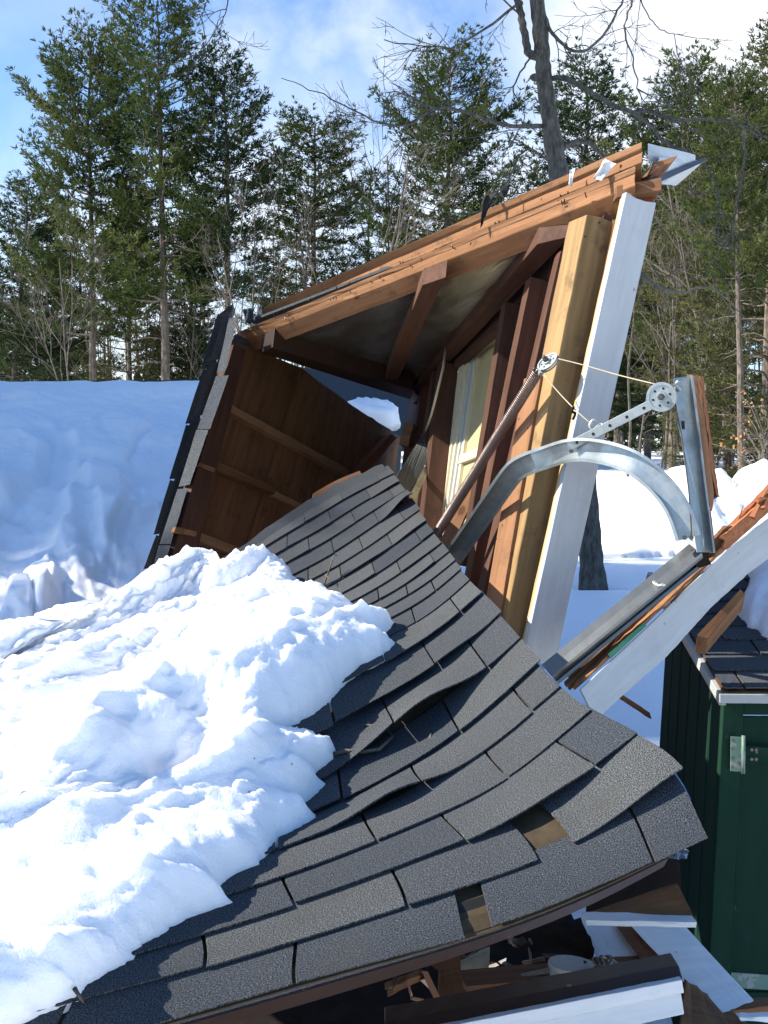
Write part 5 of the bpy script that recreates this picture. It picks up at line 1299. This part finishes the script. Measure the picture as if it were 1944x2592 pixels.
# far wood: trunks, brush and low evergreens that read as one mass
def far_wood():
    mb, cr = MB(), MB(); rr = np.random.default_rng(77)
    for k in range(300):
        x = rr.uniform(-42, 42); y = rr.uniform(58, 92); h = rr.uniform(7, 15); z0 = .1
        n_ = 5; t = np.linspace(0, 1, n_); pts = np.stack([x + rr.normal(0, .5) * t + rr.normal(0, .08, n_), y + t * 0, z0 + t * h], -1); mb.tube(pts, np.linspace(rr.uniform(.06, .15), .02, n_), 4, cap=False)
        for b in range(7):
            s = rr.uniform(.2, .95); p = np.array([np.interp(s, t, pts[:, i]) for i in range(3)]); az = rr.uniform(0, 6.3); L = rr.uniform(.8, 2.6)
            q = np.array([p, p + np.array([math.cos(az), math.sin(az), .5]) * L * .5, p + np.array([math.cos(az), math.sin(az), .8]) * L]); mb.tube(q, [.03, .018, .006], 3, cap=False)
    cen, tone = [], []
    for k in range(56):
        x = rr.uniform(-42, 42); y = rr.uniform(62, 95); h = rr.uniform(4, 10.5); w_ = rr.uniform(1.4, 2.8); tb = rr.uniform(.2, .6)
        n_ = int(h * 38); f = rr.random(n_) ** 1.2; a = rr.uniform(0, 6.3, n_); r_ = w_ * (1 - f) ** .7 * np.sqrt(rr.random(n_)); lay = np.round(f * h / .9) * .9 + rr.normal(0, .16, n_)
        cen.append(np.stack([x + np.cos(a) * r_, y + np.sin(a) * r_, .3 + lay + .12 * r_], -1)); tone.append(np.clip(tb + rr.normal(0, .1, n_), 0, 1))
    cen = np.concatenate(cen); tone = np.concatenate(tone); d = rr.normal(0, 1, cen.shape); d[:, 2] = np.abs(d[:, 2]) * .5; d /= np.linalg.norm(d, axis=1)[:, None]
    tuft_mesh(cr, cen, d, tone, 5, .55, .10, .7, rr)
    o = mb.build('far_woods', M['sapling']); o['kind'] = 'stuff'; o['label'] = 'distant wood of thin trunks beyond the yard'
    o = cr.build('far_evergreen_foliage', M['needles_dark']); o['kind'] = 'stuff'; o['label'] = 'distant evergreen foliage of the wood beyond the yard'
far_wood()
# dry beech leaves on a shrub at the right edge
def beech():
    root = thing('beech_sapling', 'small sapling holding dry orange leaves at the right edge behind the snow bank', 'sapling', P(1935, 1150, 22) * [1, 1, 0])
    rr = np.random.default_rng(5); b = P(1935, 1150, 22) * [1, 1, 0]; mb = MB(); cen = []
    for k in range(26):
        az = rr.uniform(0, 6.3); L = rr.uniform(.5, 1.5); p = np.array([b + [0, 0, .3 + k * .06], b + [math.cos(az) * L * .5, math.sin(az) * L * .5, .6 + k * .075], b + [math.cos(az) * L, math.sin(az) * L, .7 + k * .085]]); mb.tube(p, [.02, .012, .005], 4, cap=False)
        for q in range(5): u = rr.random(); cen.append(p[1] * (1 - u) + p[2] * u + rr.normal(0, .10, 3))
    mb.tube(np.array([b, b + [0.05, 0, 1.3], b + [.1, 0, 2.9]]), [.04, .03, .01], 6); mb.build('trunk', M['sapling'], root)
    cr = MB(); cen = np.array(cen); tuft_mesh(cr, cen, rr.normal(0, 1, cen.shape), rr.uniform(0, 1, len(cen)), 2, .07, .035, .8, rr); cr.build('crown', M['leaves'], root)
beech()

# big bare tree in the yard
def maple():
    D = 13.5
    root = thing('yard_tree', 'big bare grey tree whose leaning trunk passes behind the raised roof end', 'bare tree', P(1500, 1480, D))
    rr = np.random.default_rng(31)
    def limb(pts, r0, r1, name='limb', dz=0.0, twigs=10, tl=.7, sides=7, n=26, droop=-.15):
        q = np.array([P(x, y, D + dz * i / max(1, len(pts) - 1)) for i, (x, y) in enumerate(pts)]); q = smooth_path(q, n); q[1:] += rr.normal(0, .008, (n - 1, 3))
        mb = MB(); mb.tube(q, np.linspace(r0, r1, n), sides)
        def tw(p, d, L, r, lev):
            m = 7; pp = [p]; dd = d
            for i in range(m - 1): dd = nrm(dd + rr.normal(0, .14, 3) + np.array([0, 0, .09 if i > 2 else droop * .3])); pp.append(pp[-1] + dd * L / (m - 1))
            mb.tube(np.array(pp), np.linspace(r, .0025, m), 4, cap=False)
            if lev < 2:
                for k in range(int(rr.integers(2, 5))):
                    s = int(rr.integers(1, m - 1)); nd = nrm(nrm(pp[s + 1] - pp[s]) + rr.normal(0, .55, 3)); tw(pp[s], nd, L * rr.uniform(.3, .6), r * .6, lev + 1)
        for k in range(max(2, int(twigs * .62))):
            s = rr.uniform(.15, 1.0); i = min(int(s * (n - 1)), n - 2); d = nrm(nrm(q[i + 1] - q[i]) + rr.normal(0, .6, 3)); tw(q[i], d, tl * rr.uniform(.5, 1.3), max(.006, (r0 + (r1 - r0) * s) * .35), 0)
        return mb.build(name, M['bark'], root, smooth=True)
    tr = MB(); q = np.array([P(x, y, D) for x, y in [(1345, -160), (1359, 0), (1370, 105), (1377, 193), (1388, 275), (1404, 381), (1418, 463), (1440, 700), (1470, 1100), (1492, 1350), (1502, 1500)]]); q = smooth_path(q, 60)
    rad = np.interp(np.linspace(0, 1, 60), [0, .1, .3, .6, .95, 1], [.075, .085, .10, .125, .150, .2]) ; rad = rad * (1 + .07 * rr.normal(0, 1, 60)); tr.tube(q, rad, 14)
    for (x, y, dx, r_) in ((1372, 136, -.09, .085), (1362, 196, -.07, .06)):
        c = P(x, y, D - .03); tr.tube(np.array([c + RT * .06, c, c + RT * dx, c + RT * (dx - .03)]), [r_, r_ * .95, r_ * .7, .02], 10)
    tr.build('trunk', M['bark'], root, smooth=True)
    limb([(1376, 142), (1345, 140), (1334, 118), (1324, 60), (1312, 0), (1300, -120)], .055, .04, twigs=5)
    limb([(1394, 199), (1441, 202), (1499, 237), (1558, 267), (1605, 287), (1658, 334), (1687, 366), (1745, 387), (1800, 440), (1822, 520), (1800, 600)], .034, .008, dz=-1.5, twigs=16)
    limb([(1600, 284), (1646, 281), (1722, 302), (1822, 302), (1886, 325), (1960, 360), (2050, 430)], .025, .010, dz=-1.0, twigs=14)
    limb([(1884, 325), (1880, 420), (1862, 540), (1850, 640)], .018, .006, dz=-.6, twigs=6)
    limb([(1375, 319), (1300, 319), (1236, 305), (1148, 275), (1089, 272), (1031, 240), (972, 232)], .030, .005, dz=-1.6, twigs=14)
    limb([(1100, 272), (1000, 320), (860, 262), (709, 196)], .016, .004, dz=-1.0, twigs=8)
    limb([(1408, 440), (1420, 381), (1470, 360), (1517, 381), (1540, 420), (1600, 480)], .042, .015, dz=.5, twigs=6)
    limb([(1320, 10), (1309, 9), (1247, 59), (1177, 105), (1107, 120), (972, 105)], .022, .006, dz=-.6, twigs=12)
    limb([(1375, 30), (1390, 70), (1417, 105), (1482, 132), (1546, 59), (1578, 0), (1600, -60)], .026, .010, dz=-.5, twigs=14)
    limb([(1606, -40), (1602, 0), (1581, 82), (1605, 164), (1625, 250), (1690, 250)], .017, .004, dz=-.3, twigs=12)
    limb([(1340, 150), (1300, 230), (1330, 290), (1260, 410)], .012, .004, dz=-.8, twigs=8)
    limb([(1400, 420), (1330, 380), (1280, 470), (1180, 540), (1000, 500)], .014, .004, dz=-1.5, twigs=12)
    limb([(1610, -60), (1640, 40), (1700, 85), (1740, 82)], .010, .003, dz=-.3, twigs=5)
    limb([(1660, 290), (1690, 200), (1745, 140), (1780, 142)], .010, .003, dz=-.3, twigs=4)
    limb([(590, -80), (577, 6), (562, 58), (553, 88)], .010, .003, dz=-.2, twigs=6)
    limb([(530, -60), (520, 20), (500, 40)], .009, .003, dz=-.2, twigs=5)
    limb([(1500, 640), (1620, 700), (1720, 740), (1800, 730), (1900, 820)], .03, .006, dz=3.0, twigs=14)
    limb([(1450, 560), (1380, 600), (1300, 640)], .02, .006, dz=1.5, twigs=8)
maple()
